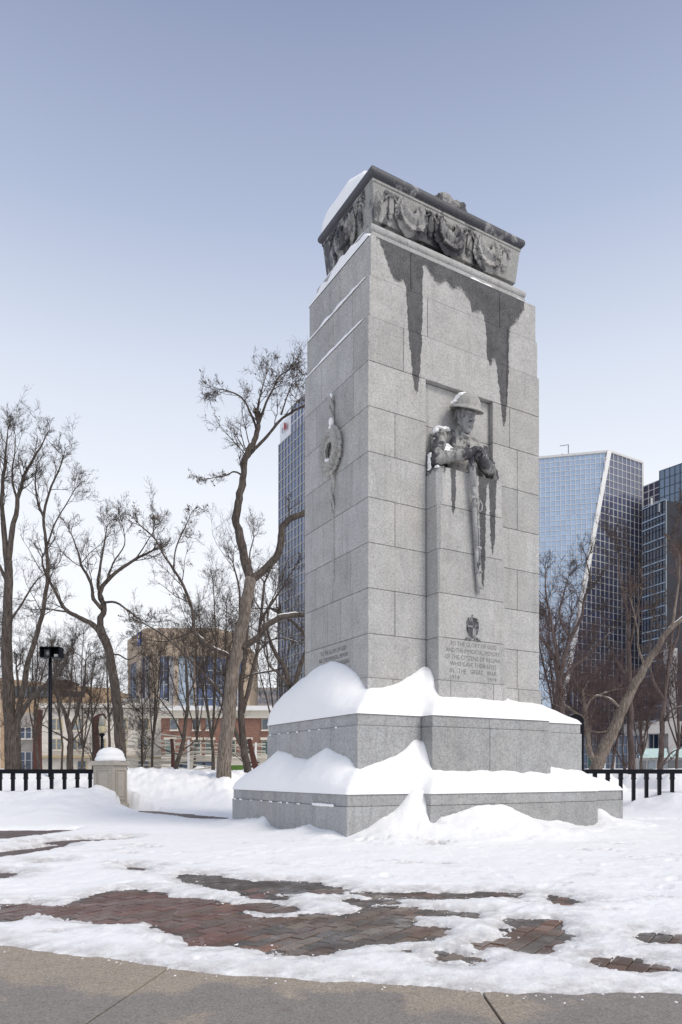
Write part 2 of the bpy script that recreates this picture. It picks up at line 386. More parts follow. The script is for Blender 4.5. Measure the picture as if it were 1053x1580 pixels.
lump = np.abs(fbm(XX, YY, .9, 5, .6))*.34+fbm(XX, YY, 2.5, 3)*.12
midb = np.clip((XX+10.2)/1, 0, 1)*np.clip((-2.2-XX)/1, 0, 1)
Z = Z+bk_*(1+.25*fbm(XX, YY, 2.2, 3))+np.where(bk_ > .02, np.minimum(bk_*1.2, 1)*lump*(.45+.9*midb), 0)
Z = Z+np.clip((YY-27)/20, 0, 1)*.25
ramp = np.clip(bare/.22, 0, 1)
Z = np.where(bare < .5, Z*ramp**.8+.003, Z)+(.008*fbm(XX, YY, .10, 5, .7)+.012*np.abs(fbm(XX, YY, .38, 4, .6)))*ramp*np.clip(9/YY, 0, 1)
Z = np.where(bare < .02, np.minimum(Z, .004+(bare-.02)*.45), Z)
thin = np.clip(1-bare/.34, 0, 1)*(YY < 14)
okv = bare > -.12-.012*YY*(YY > 12)
idx = -np.ones(XX.shape, int)
cell = (okv[:-1, :-1].astype(int)+okv[1:, :-1]+okv[:-1, 1:]+okv[1:, 1:]) >= 3
inside = dT < -.35
cell &= ~(inside[:-1, :-1] & inside[1:, 1:])
use = np.zeros(XX.shape, bool)
use[:-1, :-1] |= cell; use[1:, :-1] |= cell; use[:-1, 1:] |= cell; use[1:, 1:] |= cell
idx[use] = np.arange(use.sum())
ci, cj = np.nonzero(cell)
F = np.stack([idx[ci, cj], idx[ci, cj+1], idx[ci+1, cj+1], idx[ci+1, cj]], 1)
me = arr_mesh('snow_cover', np.stack([XX[use], YY[use], Z[use]], 1), F, True)
at_ = me.attributes.new('thin', 'FLOAT', 'POINT'); at_.data.foreach_set('value', thin[use].astype(np.float32))
tag(link('snow_cover', me, M['snow_ground']), kind='structure')

# crumbs of snow and ice scattered along the melting edges
near_edge = (bare > -.10) & (bare < .10) & (YY < 9.5) & (np.abs(XX) < YY*.55)
ei, ej = np.nonzero(near_edge); pk = RNG.choice(len(ei), 420, replace=False); mbc = MB()
for i_, j_ in zip(ei[pk], ej[pk]):
    r_ = .003+.011*RNG.random()**3; ro_ = RNG.random()*6.28; dz_ = RNG.uniform(-.5, .5); x_, y_ = XX[i_, j_]+RNG.normal(0, .02), YY[i_, j_]+RNG.normal(0, .02)
    z_c = max(Z[i_, j_], .004); q_ = [(r_*RNG.uniform(.6, 1.3), 0, 0), (0, r_*RNG.uniform(.6, 1.3), 0), (-r_*RNG.uniform(.6, 1.3), 0, 0), (0, -r_*RNG.uniform(.6, 1.3), 0), (dz_*r_, dz_*r_*.5, r_*.55), (0, 0, -r_*.6)]
    q_ = [(a_*math.cos(ro_)-b_*math.sin(ro_), a_*math.sin(ro_)+b_*math.cos(ro_), c_+a_*dz_*.4) for a_, b_, c_ in q_]
    mbc.add([(x_+a_, y_+b_, z_c+c_) for a_, b_, c_ in q_], [(0, 1, 4), (1, 2, 4), (2, 3, 4), (3, 0, 4), (1, 0, 5), (2, 1, 5), (3, 2, 5), (0, 3, 5)])
tag(mbc.build('snow_crumbs', M['snow']), 'small crumbs of snow and ice along the melting edges on the paving', 'snow', kind='stuff')
# concrete walk: three slabs as children
nC = N('walk_concrete'); P = nC.pos(); s_ = nC.sep(P)
wet = nC.math('ADD', nC.noise(P, 1.1, 6, .62), nC.math('MULTIPLY_ADD', s_[1], -.16, .56))
wm = nC.ramp(wet, [(.44, 0), (.50, 1)])
sp = nC.ramp(nC.noise(P, 85, 4, .85), [(.34, .5), (.5, 1), (.66, 1.45)])
dry = nC.mix(nC.noise(P, 2.0, 5, .7), (.30, .25, .195), (.39, .335, .27))
wetc = nC.mix(nC.noise(P, 3, 6, .75), (.19, .168, .15), (.28, .255, .235))
c = nC.mix(1, nC.mix(nC.math('MULTIPLY', wm, .9), dry, wetc), sp, 'MULTIPLY')
c = nC.mix(nC.ramp(nC.noise(P, 9, 5, .75), [(.56, 0), (.72, .75)]), c, nC.mix(1, c, (.62, .56, .5), 'MULTIPLY'))
nC.color(c); nC.set(Roughness=nC.math('MULTIPLY_ADD', wm, -.22, .85)); nC.bump(nC.noise(P, 120, 4, .75), .5, .006)
walk = MB().add([(-9, -3, 0), (9, -3, 0), (9, 6, 0), (-9, 6, 0)], [(0, 1, 2, 3)]).build('concrete_walk', plain('walk_bed', (.05, .045, .04), .9)); walk.location.z = -.03; tag(walk, kind='structure')
def jx(j, y): return {0: -7.5, 1: -.916+(y-4.155)*.1686, 2: .701+(y-3.774)*-.016, 3: 6.5}[j]
def arc_y(x): return PC[1]-math.sqrt(max(PRAD**2-(x-PC[0])**2, 0))
for k in range(3):
    gap = .006
    xa, xb = jx(k, arc_y(jx(k, 4)))+gap, jx(k+1, arc_y(jx(k+1, 4)))-gap
    top = [(xa+(xb-xa)*i/24, arc_y(xa+(xb-xa)*i/24)+.35) for i in range(25)]
    ll_ = jx(k, -2)+gap; rr_ = jx(k+1, -2)-gap
    if k == 0: ll_ = -7.5
    poly = [(ll_, -2), (rr_, -2)]+[(x+(jx(k+1, y)-jx(k+1, 4))*(x-xa)/(xb-xa)*0, y) for x, y in top[::-1]]
    o = MB().prism(poly, .01, .034+random.uniform(-.001, .001)).build('slab', nC.m, walk, bevel=.003)

# pavers in the bare patches
pav_mats = []
for nm, cl in (('paver_plum', (.145, .076, .062)), ('paver_brown', (.12, .076, .055)), ('paver_rust', (.17, .084, .052)), ('paver_tan', (.17, .13, .098)), ('paver_slate', (.085, .07, .06))):
    n = N(nm); P = n.pos(); oi = n.new('ShaderNodeObjectInfo')
    c = n.mix(1, cl, n.ramp(n.noise(P, 90, 3, .75), [(.3, .7), (.7, 1.3)]), 'MULTIPLY')
    c = n.mix(1, c, n.math('MULTIPLY_ADD', oi.outputs['Random'], .5, .75), 'MULTIPLY')
    dust = n.ramp(n.noise(n.pos(), 2.8, 7, .75), [(.46, 0), (.66, .6)])
    c = n.mix(dust, c, (.17, .145, .125))
    sl = n.ramp(n.noise(n.pos(), 5, 7, .8), [(.57, 0), (.70, .8)])
    c = n.mix(sl, c, (.42, .41, .40))
    n.color(c); n.set(Roughness=n.ramp(n.noise(P, 1.7, 4), [(.4, .25), (.6, .7)]), Specular_IOR_Level=.5); n.bump(n.noise(P, 70, 3), .4, .005); pav_mats.append(n.m)
plaza = empty('plaza_paving'); tag(plaza, kind='structure')
BW, BH = .22, .11
e1 = Vector((math.cos(BA), math.sin(BA), 0)); e2 = Vector((-math.sin(BA), math.cos(BA), 0))
pm = MB().box((-BW/2+.004, -BH/2+.004, -.05), (BW/2-.004, BH/2-.004, 0)).mesh('paver')
bm = bmesh.new(); bm.from_mesh(pm); bmesh.ops.bevel(bm, geom=bm.edges[:], offset=.005, segments=1, affect='EDGES'); bm.to_mesh(pm); bm.free()
pmesh = []
for mt in pav_mats:
    q = pm.copy(); q.materials.append(mt); pmesh.append(q)
cand = []
big = PATCH[:11]
gx, gy = [], []
for i in range(-80, 120):
    for j in range(-140, 140):
        cx_ = i*BW+(j % 2)*BW/2; cy_ = j*BH; p = e1*cx_+e2*cy_+Vector((0, 6, 0))
        if 3.6 < p.y < 8.6 and abs(p.x) < p.y*.62: gx.append(p.x); gy.append(p.y)
gx = np.array(gx); gy = np.array(gy)
dm = np.full(gx.shape, 9.0)
for q in big: dm = np.minimum(dm, poly_sd(gx, gy, q))
sel = np.nonzero(dm < .17)[0]; sel = sel[np.argsort(gy[sel]+np.maximum(dm[sel], 0)*20)]
col_n = fbm(gx, gy, .9, 4)
def pick(i):
    x, y = gx[i], gy[i]; r = random.random()
    if x > -.35 and x < .9 and r < .22+.4*(col_n[i] > .1): return 3 if random.random() < .6 else 1
    if x < -.7: return 0 if (col_n[i] > -.15 and r < .75) else (2 if r < .6 else 1)
    if y > 6.2: return 4 if r < .7 else 1
    return 2 if (col_n[i] > .22 and r < .6) else (1 if r < .6 else 4)
rest = {k: MB() for k in range(5)}
boxm = pm
for n_, i in enumerate(sel):
    k = pick(i); tx, ty = random.gauss(0, .008), random.gauss(0, .008); z = random.uniform(-.005, .001)
    if n_ < 300:
        o = bpy.data.objects.new('paver', pmesh[k]); COL.objects.link(o); o.parent = plaza
        o.location = (gx[i], gy[i], z); o.rotation_euler = (tx, ty, BA+random.gauss(0, .004))
    else:
        mtx = Matrix.Translation((gx[i], gy[i], z)) @ Matrix.Rotation(BA, 4, 'Z')
        rest[0].add([mtx @ v.co for v in pm.vertices], [tuple(p.vertices) for p in pm.polygons])
if rest[0].v: tag(rest[0].build('paver_field', pav_mats[4], plaza), kind='stuff')
print('pavers', len(sel))

# ------------------------------------------------------------------ THE CENOTAPH
cen = empty('cenotaph', (MO[0], MO[1], 0), MR)
tag(cen, 'tall grey granite war memorial shaft with carved soldier, wreath frieze and stepped snowy base', 'memorial')
wall_px = [(1,1)]
ST = [(315,365),(330,385),(350,430),(385,535),(412,550),(430,545),(440,570),(443,720),(460,850),(470,960),(485,1008),(494,930),(508,760),(500,590),(492,480),(500,478),(520,492),(545,530),(570,558),(590,548),(604,545),(630,582),(650,572),(665,575),(700,630),(712,672),(728,668),(745,668),(765,700),(770,850),(782,893),(795,862),(805,862),(815,950),(822,1010),(830,1100),(836,1140),(845,1115),(858,930),(862,740),(895,700),(920,652)]
stp = []
for x, y in ST:
    px, py = 460+x/2.6325, 230+y/2.6325; stp.append(vu(px, py, -.04 if py < 485 else 0))
stp = [(-.1, 10.9), (stp[0][0]-.02, 10.9)]+stp+[(stp[-1][0]+.02, 10.9), (4.2, 10.9)]
for i in range(1, len(stp)):
    if stp[i][0] <= stp[i-1][0]: stp[i] = (stp[i-1][0]+.008, stp[i][1])
G_front = granite('granite_front', stain=(-.1, 4.3, 6.5, 11, [(min(u, 4.28), z) for u, z in stp]), tint=(1, .985, .95))
SP = [(658,712),(661,723),(668,722),(673,728),(677,725),(681,722),(686,733),(690,722),(696,720),(697.5,790),(701,797),(703.5,770),(704,720),(722,716),(729,716),(731,700),(739,735),(741,840),(744,905),(747,914),(749,870),(751,752),(755,748),(757,830),(760,860),(764,842),(766,770),(767,736),(773,730),(779,712)]
spp = []
for px, py in SP: u, z = vu(px, py, .345); spp.append((u, z))
spp = [(.9, 7.2)]+spp+[(3.2, 7.2)]
for i in range(1, len(spp)):
    if spp[i][0] <= spp[i-1][0]: spp[i] = (spp[i-1][0]+.008, spp[i][1])
G_pil = granite('granite_pilaster', stain=(.9, 3.3, 4, 7.3, spp), tint=(1, .99, .965))
G = granite('granite', tint=(1, .99, .97)); G_fr = granite('granite_frieze', wetramp=-.07, base=.36, tint=(1, .99, .95))
G_cap = granite('granite_wet_cap', wetramp=.13, base=.36); G_carve = granite('granite_carved', base=.37, wetramp=-.02, tint=(1, .98, .94))
G_wreath = granite('granite_wreath', base=.42, wetramp=-.5, tint=(1, .985, .94))
G_core = plain('joint_mortar', (.13, .105, .075), .95)
G_base = granite('granite_base', base=.375, tint=(.98, .99, 1.0))
G_blk = granite('granite_letter', base=.13)
# core
core = MB(); core.box((.14, .14, 2.0), (MW-.14, MD-.14, 10.46)); core.box((1.3, -.2, 2.05), (2.74, .2, 6.5))
core.box((1.0, .04, 2.05), (1.22, .2, 8.2)); core.build('core', G_core, cen)
def block(x0, x1, y0, y1, z0, z1, mat=G, name='granite_block', g=.004):
    return MB().box((x0+g, y0+g, z0+g), (x1-g, y1-g, z1-g)).build(name, mat, cen, bevel=.006)
courses = [2.07, 2.765, 3.53, 4.315, 5.10, 5.88, 6.665, 7.45, 8.235, 9.01, 9.73, 10.45]
RU0, RU1 = 1.235, 2.815                                    # the niche
front_j = {1: ([], [3.45]), 2: ([.56], []), 3: ([], [3.45]), 4: ([.56], []), 5: ([], [3.45]), 6: ([.56], [3.45]), 7: ([], [3.25]),
           8: [.74, 3.18], 9: [1.28, 3.2], 10: [.92, 3.02]}
left_j = {0: [.5, 1.9], 1: [.62, 1.86], 2: [.95, 1.45, 2.1], 3: [.6, 1.25, 1.95], 4: [.9, 1.62], 5: [.55, 1.2, 2.05], 6: [.8, 1.65], 7: [.5, 1.25, 1.9], 8: [.5, 1.7], 9: [.6, 1.3], 10: [1.1]}
left_j[1] = [.62, 1.62]; 
for k in range(len(courses)-1):
    z0, z1 = courses[k], courses[k+1]
    s = 0 if k < 9 else .035*(k-8)                          # the two set-backs near the top
    if k == 0: s = -.03
    D = .3
    lj = left_j[k]; x0, x1, y0, y1 = s, MW-s, (s if k == 0 else s*.4), MD-s
    if k <= 7:
        lefts, rights = (front_j[k] if k else ([.5], [3.45]))
        segs = []; e = [x0]+lefts+[RU0]; segs += list(zip(e[:-1], e[1:])); e = [RU1]+rights+[x1]; segs += list(zip(e[:-1], e[1:]))
    else:
        e = [x0]+front_j[k]+[x1]; segs = list(zip(e[:-1], e[1:]))
    yj = [y0]+lj+[y1]
    for i, (a, b) in enumerate(segs):
        block(a, b, y0, (yj[1] if i == 0 else y0+D), z0, z1, G_front if k > 5 else G)
    for i in range(1, len(yj)-1): block(x0, x0+D, yj[i], yj[i+1], z0, z1)
    # back and far side in one piece each
    block(x1-D, x1, y0+D, y1, z0, z1, G); block(x0+D, x1-D, y1-D, y1, z0, z1, G)
# niche back and soffit
for (a, b, z0, z1) in ((RU0, RU1, 7.45, 8.235), (RU0, 2.02, 6.45, 7.45), (2.02, RU1, 6.45, 7.45)): block(a, b, .105, .3, z0, z1, G_front)
# pilaster
PUa, PUb, PV = 1.25, 2.80, .345
for k, (z0, z1, c) in enumerate([(2.07, 2.765, 0), (2.765, 3.53, .0), (3.53, 4.315, .012), (4.315, 5.10, .03), (5.10, 5.88, .055), (5.88, 6.56, .085)]):
    g_ = .004; p = PV+(.03 if k == 0 else 0); ua, ub = (PUa-.03, PUb+.03) if k == 0 else (PUa, PUb)
    def pris(ua, ub, ca, cb):
        poly = [(ua, .2), (ua, -(p-ca))]+([(ua+ca, -p)] if ca else [])+([(ub-cb, -p)] if cb else [])+[(ub, -(p-cb)), (ub, .2)]
        return MB().prism([(x, y) for x, y in poly], z0+g_, z1-g_).build('granite_block', G_pil if k > 2 else G, cen, bevel=.005)
    if k == 0:
        for a, b in ((ua, 1.5), (1.5, 2.5), (2.5, ub)): pris(a+g_, b-g_, 0, 0)
    else: pris(ua, ub, c, c)
# steps: lower body and a slightly set-back cap course, cut into stones
def tier(fp, z0, z1, zc, jf, jl, jp, cap_in=.018):
    q = -fp[0][0]; v1 = fp[0][1]; pu0, pv = fp[3]; pu1 = fp[4][0]; u1 = fp[6][0]; g_ = .003
    def ring(za, zb, ins, mat):
        T = .35
        def bx(a, b, c, d): 
            MB().box((a+g_, c+g_, za+.002), (b-g_, d-g_, zb-.002)).build('granite_block', mat, cen, bevel=.006)
        e = [-q+ins]+jf[0]+[pu0+ins-.001]
        for a, b in zip(e[:-1], e[1:]): bx(a, b, -q+ins, (jl[0] if a < -q+.1 else -q+ins+T))
        e = [pu0+ins]+jp+[pu1-ins]
        for a, b in zip(e[:-1], e[1:]): bx(a, b, -pv+ins, -q+ins+T)
        e = [pu1-ins]+jf[1]+[u1-ins]
        for a, b in zip(e[:-1], e[1:]): bx(a, b, -q+ins, -q+ins+T)
        e = jl+[-v1-ins]
        for a, b in zip(e[:-1], e[1:]): bx(-q+ins, -q+ins+T, a, b)
        bx(u1-ins-T, u1-ins, -q+ins+T, -v1-ins); bx(-q+ins+T, u1-ins-T, -v1-ins-T, -v1-ins)
    ring(z0, zc, 0, G_base); ring(zc, z1, cap_in, G_base)
    MB().box((-q+.08, -q+.08, z0), (u1-.08, -v1-.08, z1-.02)).build('core', G_core, cen)
tier(T1, -.05, .79, .60, ([], []), [.0, 2.2, 3.25], [])
tier(T2, .79, 2.09, 1.90, ([], []), [.35, 1.9, 2.55], [1.98])
MB().box((.69, -.895, .79), (3.49, -.4, .86)).build('base_fillet', G_base, cen, bevel=.005)
# mouldings, frieze block, cap: profiles swept round the rectangle (set-back, z)
def sweep(name, prof, mat, smooth=False, parent=cen):
    vs = []; n = len(prof)
    for o, z in prof: vs += [(o, o, z), (MW-o, o, z), (MW-o, MD-o, z), (o, MD-o, z)]
    fs = [(i*4+j, i*4+(j+1) % 4, (i+1)*4+(j+1) % 4, (i+1)*4+j) for i in range(n-1) for j in range(4)]
    fs += [(3, 2, 1, 0), tuple((n-1)*4+i for i in range(4))]
    o = MB().add(vs, fs).build(name, mat, parent)
    return o
sweep('moulding_band', [(.20, 10.45), (.20, 10.655), (.215, 10.66)], G)
roll = [(.215, 10.655), (.20, 10.665)]+[(.235-.055*math.cos(t), 10.735+.075*math.sin(t)) for t in np.linspace(-1.2, 1.5, 9)]+[(.40, 10.815)]
sweep('roll_moulding', roll, G)
sweep('frieze_neck', [(.40, 10.80), (.40, 11.0)], G_fr)
sweep('frieze', [(.335, 10.99), (.33, 11.0), (.272, 11.61), (.258, 11.615), (.256, 11.655), (.30, 11.66)], G_fr)
sweep('cap_stone', [(.31, 11.655), (.26, 11.665)]+[(.262-.068*math.cos(t), 11.765+.09*math.sin(t)) for t in np.linspace(-1.3, 1.35, 9)]+[(.5, 11.862)], G_cap)
# leaf helper for the carved wreaths
def leaf(mb, p, d, nrm, L, Wd, H):
    d = Vector(d).normalized(); nrm = Vector(nrm).normalized(); s = d.cross(nrm).normalized(); nrm = s.cross(d).normalized(); p = Vector(p)
    pts = [p-d*L*.5, p-d*L*.12+s*Wd*.5, p+d*L*.22+s*Wd*.4, p+d*L*.5+nrm*H*.3, p+d*L*.22-s*Wd*.4, p-d*L*.12-s*Wd*.5, p-d*L*.1+nrm*H, p+d*L*.25+nrm*H*1.05]
    lo = [q-nrm*H*.9 for q in pts[:6]]
    mb.add(pts+lo, [(0, 1, 6), (0, 6, 5), (1, 2, 7, 6), (6, 7, 4, 5), (2, 3, 7), (7, 3, 4), (0, 8, 9, 1), (1, 9, 10, 2), (2, 10, 11, 3), (3, 11, 12, 4), (4, 12, 13, 5), (5, 13, 8, 0)])
def wreath(c, ax, up, nrm, R, r, name='carved_wreath', mat=None, n=14, sq=1.0, garland=True):
    ax, up, nrm, c = map(Vector, (ax, up, nrm, c)); mb = MB(); K = 32
    def rr(t): return r*((.32+.84*((1-math.sin(t))/2)**.9) if garland else 1)
    g0 = .80 if garland else 0
    ts = np.linspace(-math.pi*1.5+g0, math.pi*.5-g0, K)
    mb.tube([c+(ax*math.cos(t)+up*math.sin(t)*sq)*R for t in ts], [rr(t)*.6 for t in ts], 8, cap=False)
    for i in range(n*2):
        for lay, a in enumerate((-.95, -.25, .5, 1.2)):
            t2 = -math.pi/2+math.pi*(i+.5*(lay % 2)+random.uniform(-.15, .15))/n
            if garland and math.cos(t2-math.pi/2) > .66: continue
            rad = ax*math.cos(t2)+up*math.sin(t2)*sq; sgn = 1 if math.cos(t2) > 0 else -1
            tang = (-ax*math.sin(t2)+up*math.cos(t2)*sq)*sgn; q = rr(t2)
            off = rad*math.sin(a)*q+nrm*math.cos(a)*q*.9
            leaf(mb, c+rad*R+off, tang+rad*(math.sin(a)*random.uniform(.1, .9)+random.uniform(-.3, .3))+nrm*random.uniform(-.05, .5), off.normalized(), q*random.uniform(1.5, 1.9), q*1.0, q*.5)
    return mb.build(name, mat or G_carve, cen)
def tassel(c, ax, up, nrm, h=.42):
    ax, up, nrm, c = map(Vector, (ax, up, nrm, c)); mb = MB()
    for k, (tt, w0, w1) in enumerate(((0, .035, .06),)):
        a = c+up*.02; b = c-up*h*.72
        mb.obox(a-ax*w0-nrm*.02, ax*2*w0, nrm*.05, up*.01)
        mb.add([a-ax*w0+nrm*.035, a+ax*w0+nrm*.035, b+ax*w1+nrm*.045, b-ax*w1+nrm*.045, a-ax*w0-nrm*.04, a+ax*w0-nrm*.04, b+ax*w1-nrm*.04, b-ax*w1-nrm*.04],
               [(0, 3, 2, 1), (4, 5, 6, 7), (0, 1, 5, 4), (1, 2, 6, 5), (2, 3, 7, 6), (3, 0, 4, 7)])
        mb.ball(b-up*.025, (.075, .06, .03), 10, 6); mb.ball(b-up*.07, (.06, .055, .05), 10, 6); mb.ball(b-up*.12, (.022, .022, .03), 8, 5)
    for sg in (-1, 1):                                       # the knotted bow
        mb.ball(c+ax*sg*.09+nrm*.03+up*.02, (.07, .045, .04), 10, 6); 
        pts = [c+nrm*.03+ax*sg*(.04+.10*q)-up*(.02+.10*q*q) for q in (0, .4, .8, 1.1)]; mb.tube(pts, [.03, .024, .02, .012], 6)
    mb.ball(c+nrm*.05, .042, 10, 6)
    return mb.build('carved_tassel', G_carve, cen)
X, Y_, Zu = Vector((1, 0, 0)), Vector((0, 1, 0)), Vector((0, 0, 1))
nF = Vector((0, -1, -.10)).normalized(); nL = Vector((-1, 0, -.10)).normalized()
for px, py in ((634.7, 329), (694, 361), (752.5, 390)):
    u, z = vu(px, py, -.26); wreath((u, .285, 11.335), X, Zu+nF*.1, nF, .215, .12, sq=1.1)
for px, py in ((603.6, 307), (665, 336), (724, 366), (778, 394)):
    u, z = vu(px, py, -.28); tassel((u, .285, 11.50), X, Zu+nF*.1, nF)
wreath((.285, 1.2, 11.335), -Y_, Zu+nL*.1, nL, .215, .12, sq=1.1)
for y in (.72, 1.68): tassel((.285, y, 11.50), -Y_, Zu+nL*.1, nL)
# carved palm bundle on the cap
mb = MB()
for i in range(26):
    a = random.uniform(1.75, 2.35); leaf(mb, (a+.05, .34+random.uniform(-.03, .12), 11.90+random.uniform(0, .19)*(1-abs(a-2.05)*1.6)), (random.choice((-1, 1)), -.25, random.uniform(-.5, .3)), (0, -.8, .7), random.uniform(.22, .36), .13, .06)
mb.ball((2.02, .5, 11.88), (.42, .2, .14), 14, 8); mb.build('carved_palms', G_carve, cen)
# soldier relief -------------------------------------------------------------------------------------------
def remeshed(mb, name, mat, parent, vox=.013, sm=2):
    me = mb.mesh(name); o = bpy.data.objects.new(name, me); COL.objects.link(o)
    md = o.modifiers.new('r', 'REMESH'); md.mode = 'VOXEL'; md.voxel_size = vox
    s_ = o.modifiers.new('s', 'SMOOTH'); s_.iterations = sm; s_.factor = .5
    dg = bpy.context.evaluated_depsgraph_get(); me2 = bpy.data.meshes.new_from_object(o.evaluated_get(dg)); me2.name = name
    bpy.data.objects.remove(o); bpy.data.meshes.remove(me)
    me2.materials.clear(); me2.materials.append(mat); me2.polygons.foreach_set('use_smooth', [True]*len(me2.polygons))
    o = bpy.data.objects.new(name, me2); COL.objects.link(o); o.parent = parent; return o
def S(u, v, z): return Vector((u, -v, z))                   # figure space: v outward
def caps(mb, a, b, ra, rb, n=8, bulge=0):
    for i in range(n+1):
        t = i/n; r = ra+(rb-ra)*t+bulge*math.sin(math.pi*t); mb.ball(S(*a).lerp(S(*b), t), r, 12, 8)
G_sol = granite('granite_soldier', base=.40, wetramp=.0, tint=(1, .985, .94))
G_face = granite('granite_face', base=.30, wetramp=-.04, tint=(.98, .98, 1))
bd = MB(); uc = 2.02
bd.ball(S(uc, -.06, 7.10), (.36, .24, .38), 20, 14)         # chest
bd.ball(S(uc, -.06, 7.27), (.47, .17, .15), 20, 12)         # shoulder yoke
bd.ball(S(uc-.15, .07, 7.12), (.17, .13, .19), 14, 10); bd.ball(S(uc+.15, .07, 7.12), (.17, .13, .19), 14, 10)
bd.ball(S(uc, .02, 6.74), (.36, .25, .32), 20, 14); bd.ball(S(uc, .06, 6.50), (.46, .26, .20), 20, 12)
caps(bd, (uc, .02, 7.26), (uc, .09, 7.50), .13, .115)       # neck
for sg in (-1, 1):                                          # collar, lapels, shoulder straps, tunic front
    caps(bd, (uc+sg*.15, .06, 7.42), (uc+sg*.02, .19, 7.31), .040, .034); caps(bd, (uc+sg*.15, .09, 7.36), (uc+sg*.05, .19, 7.20), .035, .02); caps(bd, (uc+sg*.18, .02, 7.43), (uc+sg*.46, .0, 7.39), .034, .03)
    caps(bd, (uc+sg*.17, .19, 7.09), (uc+sg*.27, .15, 7.10), .03, .03)
caps(bd, (uc+.01, .20, 7.22), (uc+.01, .25, 6.9), .016, .016, 14)
for z in (7.12, 6.98): bd.ball(S(uc+.02, .235, z), .022, 8, 6)
caps(bd, (uc+.36, -.0, 7.36), (uc-.22, .14, 6.85), .028, .028, 20)
sh = {-1: (uc-.47, .0, 7.24), 1: (uc+.46, -.02, 7.22)}; el = {-1: (uc-.66, .16, 6.76), 1: (uc+.68, .12, 6.74)}; wr = {-1: (uc-.16, .47, 6.85), 1: (uc+.15, .46, 6.79)}
for sg in (-1, 1):
    a, b = Vector(el[sg]), Vector(wr[sg]); d = (b-a).normalized()
    caps(bd, sh[sg], el[sg], .145, .112, 12, .01); caps(bd, el[sg], tuple(b), .112, .075, 12, .01)
    cu0 = b-d*.26; caps(bd, tuple(cu0), tuple(b-d*.03), .106, .102, 8); bd.ball(S(*(a+Vector((-sg*.0, -.02, -.02)))), .122, 14, 10)
    for k in range(7):                                       # sleeve folds
        t = .05+.15*k; p = Vector(sh[sg]).lerp(a, t); r_ = .147-.03*t
        for q in np.linspace(-.9+.2*(k % 2), 1.9, 16): bd.ball(S(p.x+sg*(r_*math.cos(q)), p.y+r_*math.sin(q)*.95, p.z+.07*math.sin(q*1.6+k*1.7)), .026 if k % 2 else .02, 8, 6)
    for k in range(4):
        p = a.lerp(b, .0+.13*k)
        for q in np.linspace(-1.4, 1.9, 14): bd.ball(S(p.x+.05*math.sin(q*1.5+k*2), p.y+.108*math.cos(q), p.z+.108*math.sin(q)), .020, 8, 6)
soldier = remeshed(bd, 'soldier_relief', G_sol, cen, .012, 1)
for sg in (-1, 1): pass
hd = MB(); hc = Vector((uc-.0, .15, 7.70))
tilt = Matrix.Rotation(math.radians(0), 3, 'X')
hd.ball(S(uc, .09, 7.76), (.165, .22, .22), 18, 12); hd.ball(S(uc, .17, 7.68), (.135, .155, .20), 16, 12)
caps(hd, (uc-.10, .15, 7.60), (uc-.02, .27, 7.47), .062, .050, 6); caps(hd, (uc+.10, .15, 7.60), (uc+.02, .27, 7.47), .062, .050, 6); hd.ball(S(uc, .285, 7.462), (.048, .045, .042), 12, 8)
hd.ball(S(uc, .20, 7.54), (.09, .10, .09), 12, 8)
caps(hd, (uc, .325, 7.76), (uc, .385, 7.665), .018, .030, 6); hd.ball(S(uc-.032, .345, 7.655), .022, 8, 6); hd.ball(S(uc+.032, .345, 7.655), .022, 8, 6)
for sg in (-1, 1):
    caps(hd, (uc+sg*.115, .255, 7.785), (uc+sg*.03, .325, 7.775), .024, .024, 6)
    hd.ball(S(uc+sg*.068, .285, 7.735), (.03, .022, .015), 10, 8); hd.ball(S(uc+sg*.095, .235, 7.665), (.04, .045, .035), 10, 8)
    for q in np.linspace(0, 2*math.pi, 14): hd.ball(S(uc+sg*(.172+.012*math.cos(q)), .05+.036*math.cos(q), 7.69+.06*math.sin(q)), .014, 8, 6)
    hd.ball(S(uc+sg*.165, .055, 7.69), (.014, .03, .05), 8, 6)
caps(hd, (uc-.045, .318, 7.592), (uc+.045, .318, 7.592), .014, .014, 6); caps(hd, (uc-.038, .312, 7.562), (uc+.038, .312, 7.562), .018, .018, 6); caps(hd, (uc-.02, .325, 7.60), (uc+.02, .325, 7.60), .016, .016, 4)
hl = MB(); K = 28
prof = [(.0, 8.115), (.08, 8.108), (.15, 8.08), (.205, 8.03), (.238, 7.965), (.25, 7.90), (.26, 7.885), (.31, 7.855), (.335, 7.838), (.335, 7.822), (.30, 7.832), (.25, 7.86), (.0, 7.87)]
vs = [(uc+r*math.cos(2*math.pi*j/K)*(.93 if r > .26 else .97), -(.12+r*math.sin(2*math.pi*j/K)*1.02), z-(.05*math.sin(2*math.pi*j/K)*r*1.3)) for r, z in [(max(r, .002), z) for r, z in prof] for j in range(K)]
hl.add(vs, [(i*K+j, i*K+(j+1) % K, (i+1)*K+(j+1) % K, (i+1)*K+j) for i in range(len(prof)-1) for j in range(K)])
def bow(mb_, ang=math.radians(19)):
    c_, s2_ = math.cos(ang), math.sin(ang); off_ = .045; vv = []
    for x, y, z in mb_.v:
        dy, dz = -y-.02, z-7.48; vv.append((x, -(.02-off_+dy*c_+dz*s2_), 7.49-dy*s2_+dz*c_))
    mb_.v = vv
bow(hl); hlm = hl.build('helmet', granite('granite_helmet', base=.40, wetramp=-.12, tint=(1, .985, .94)), soldier, smooth=True)
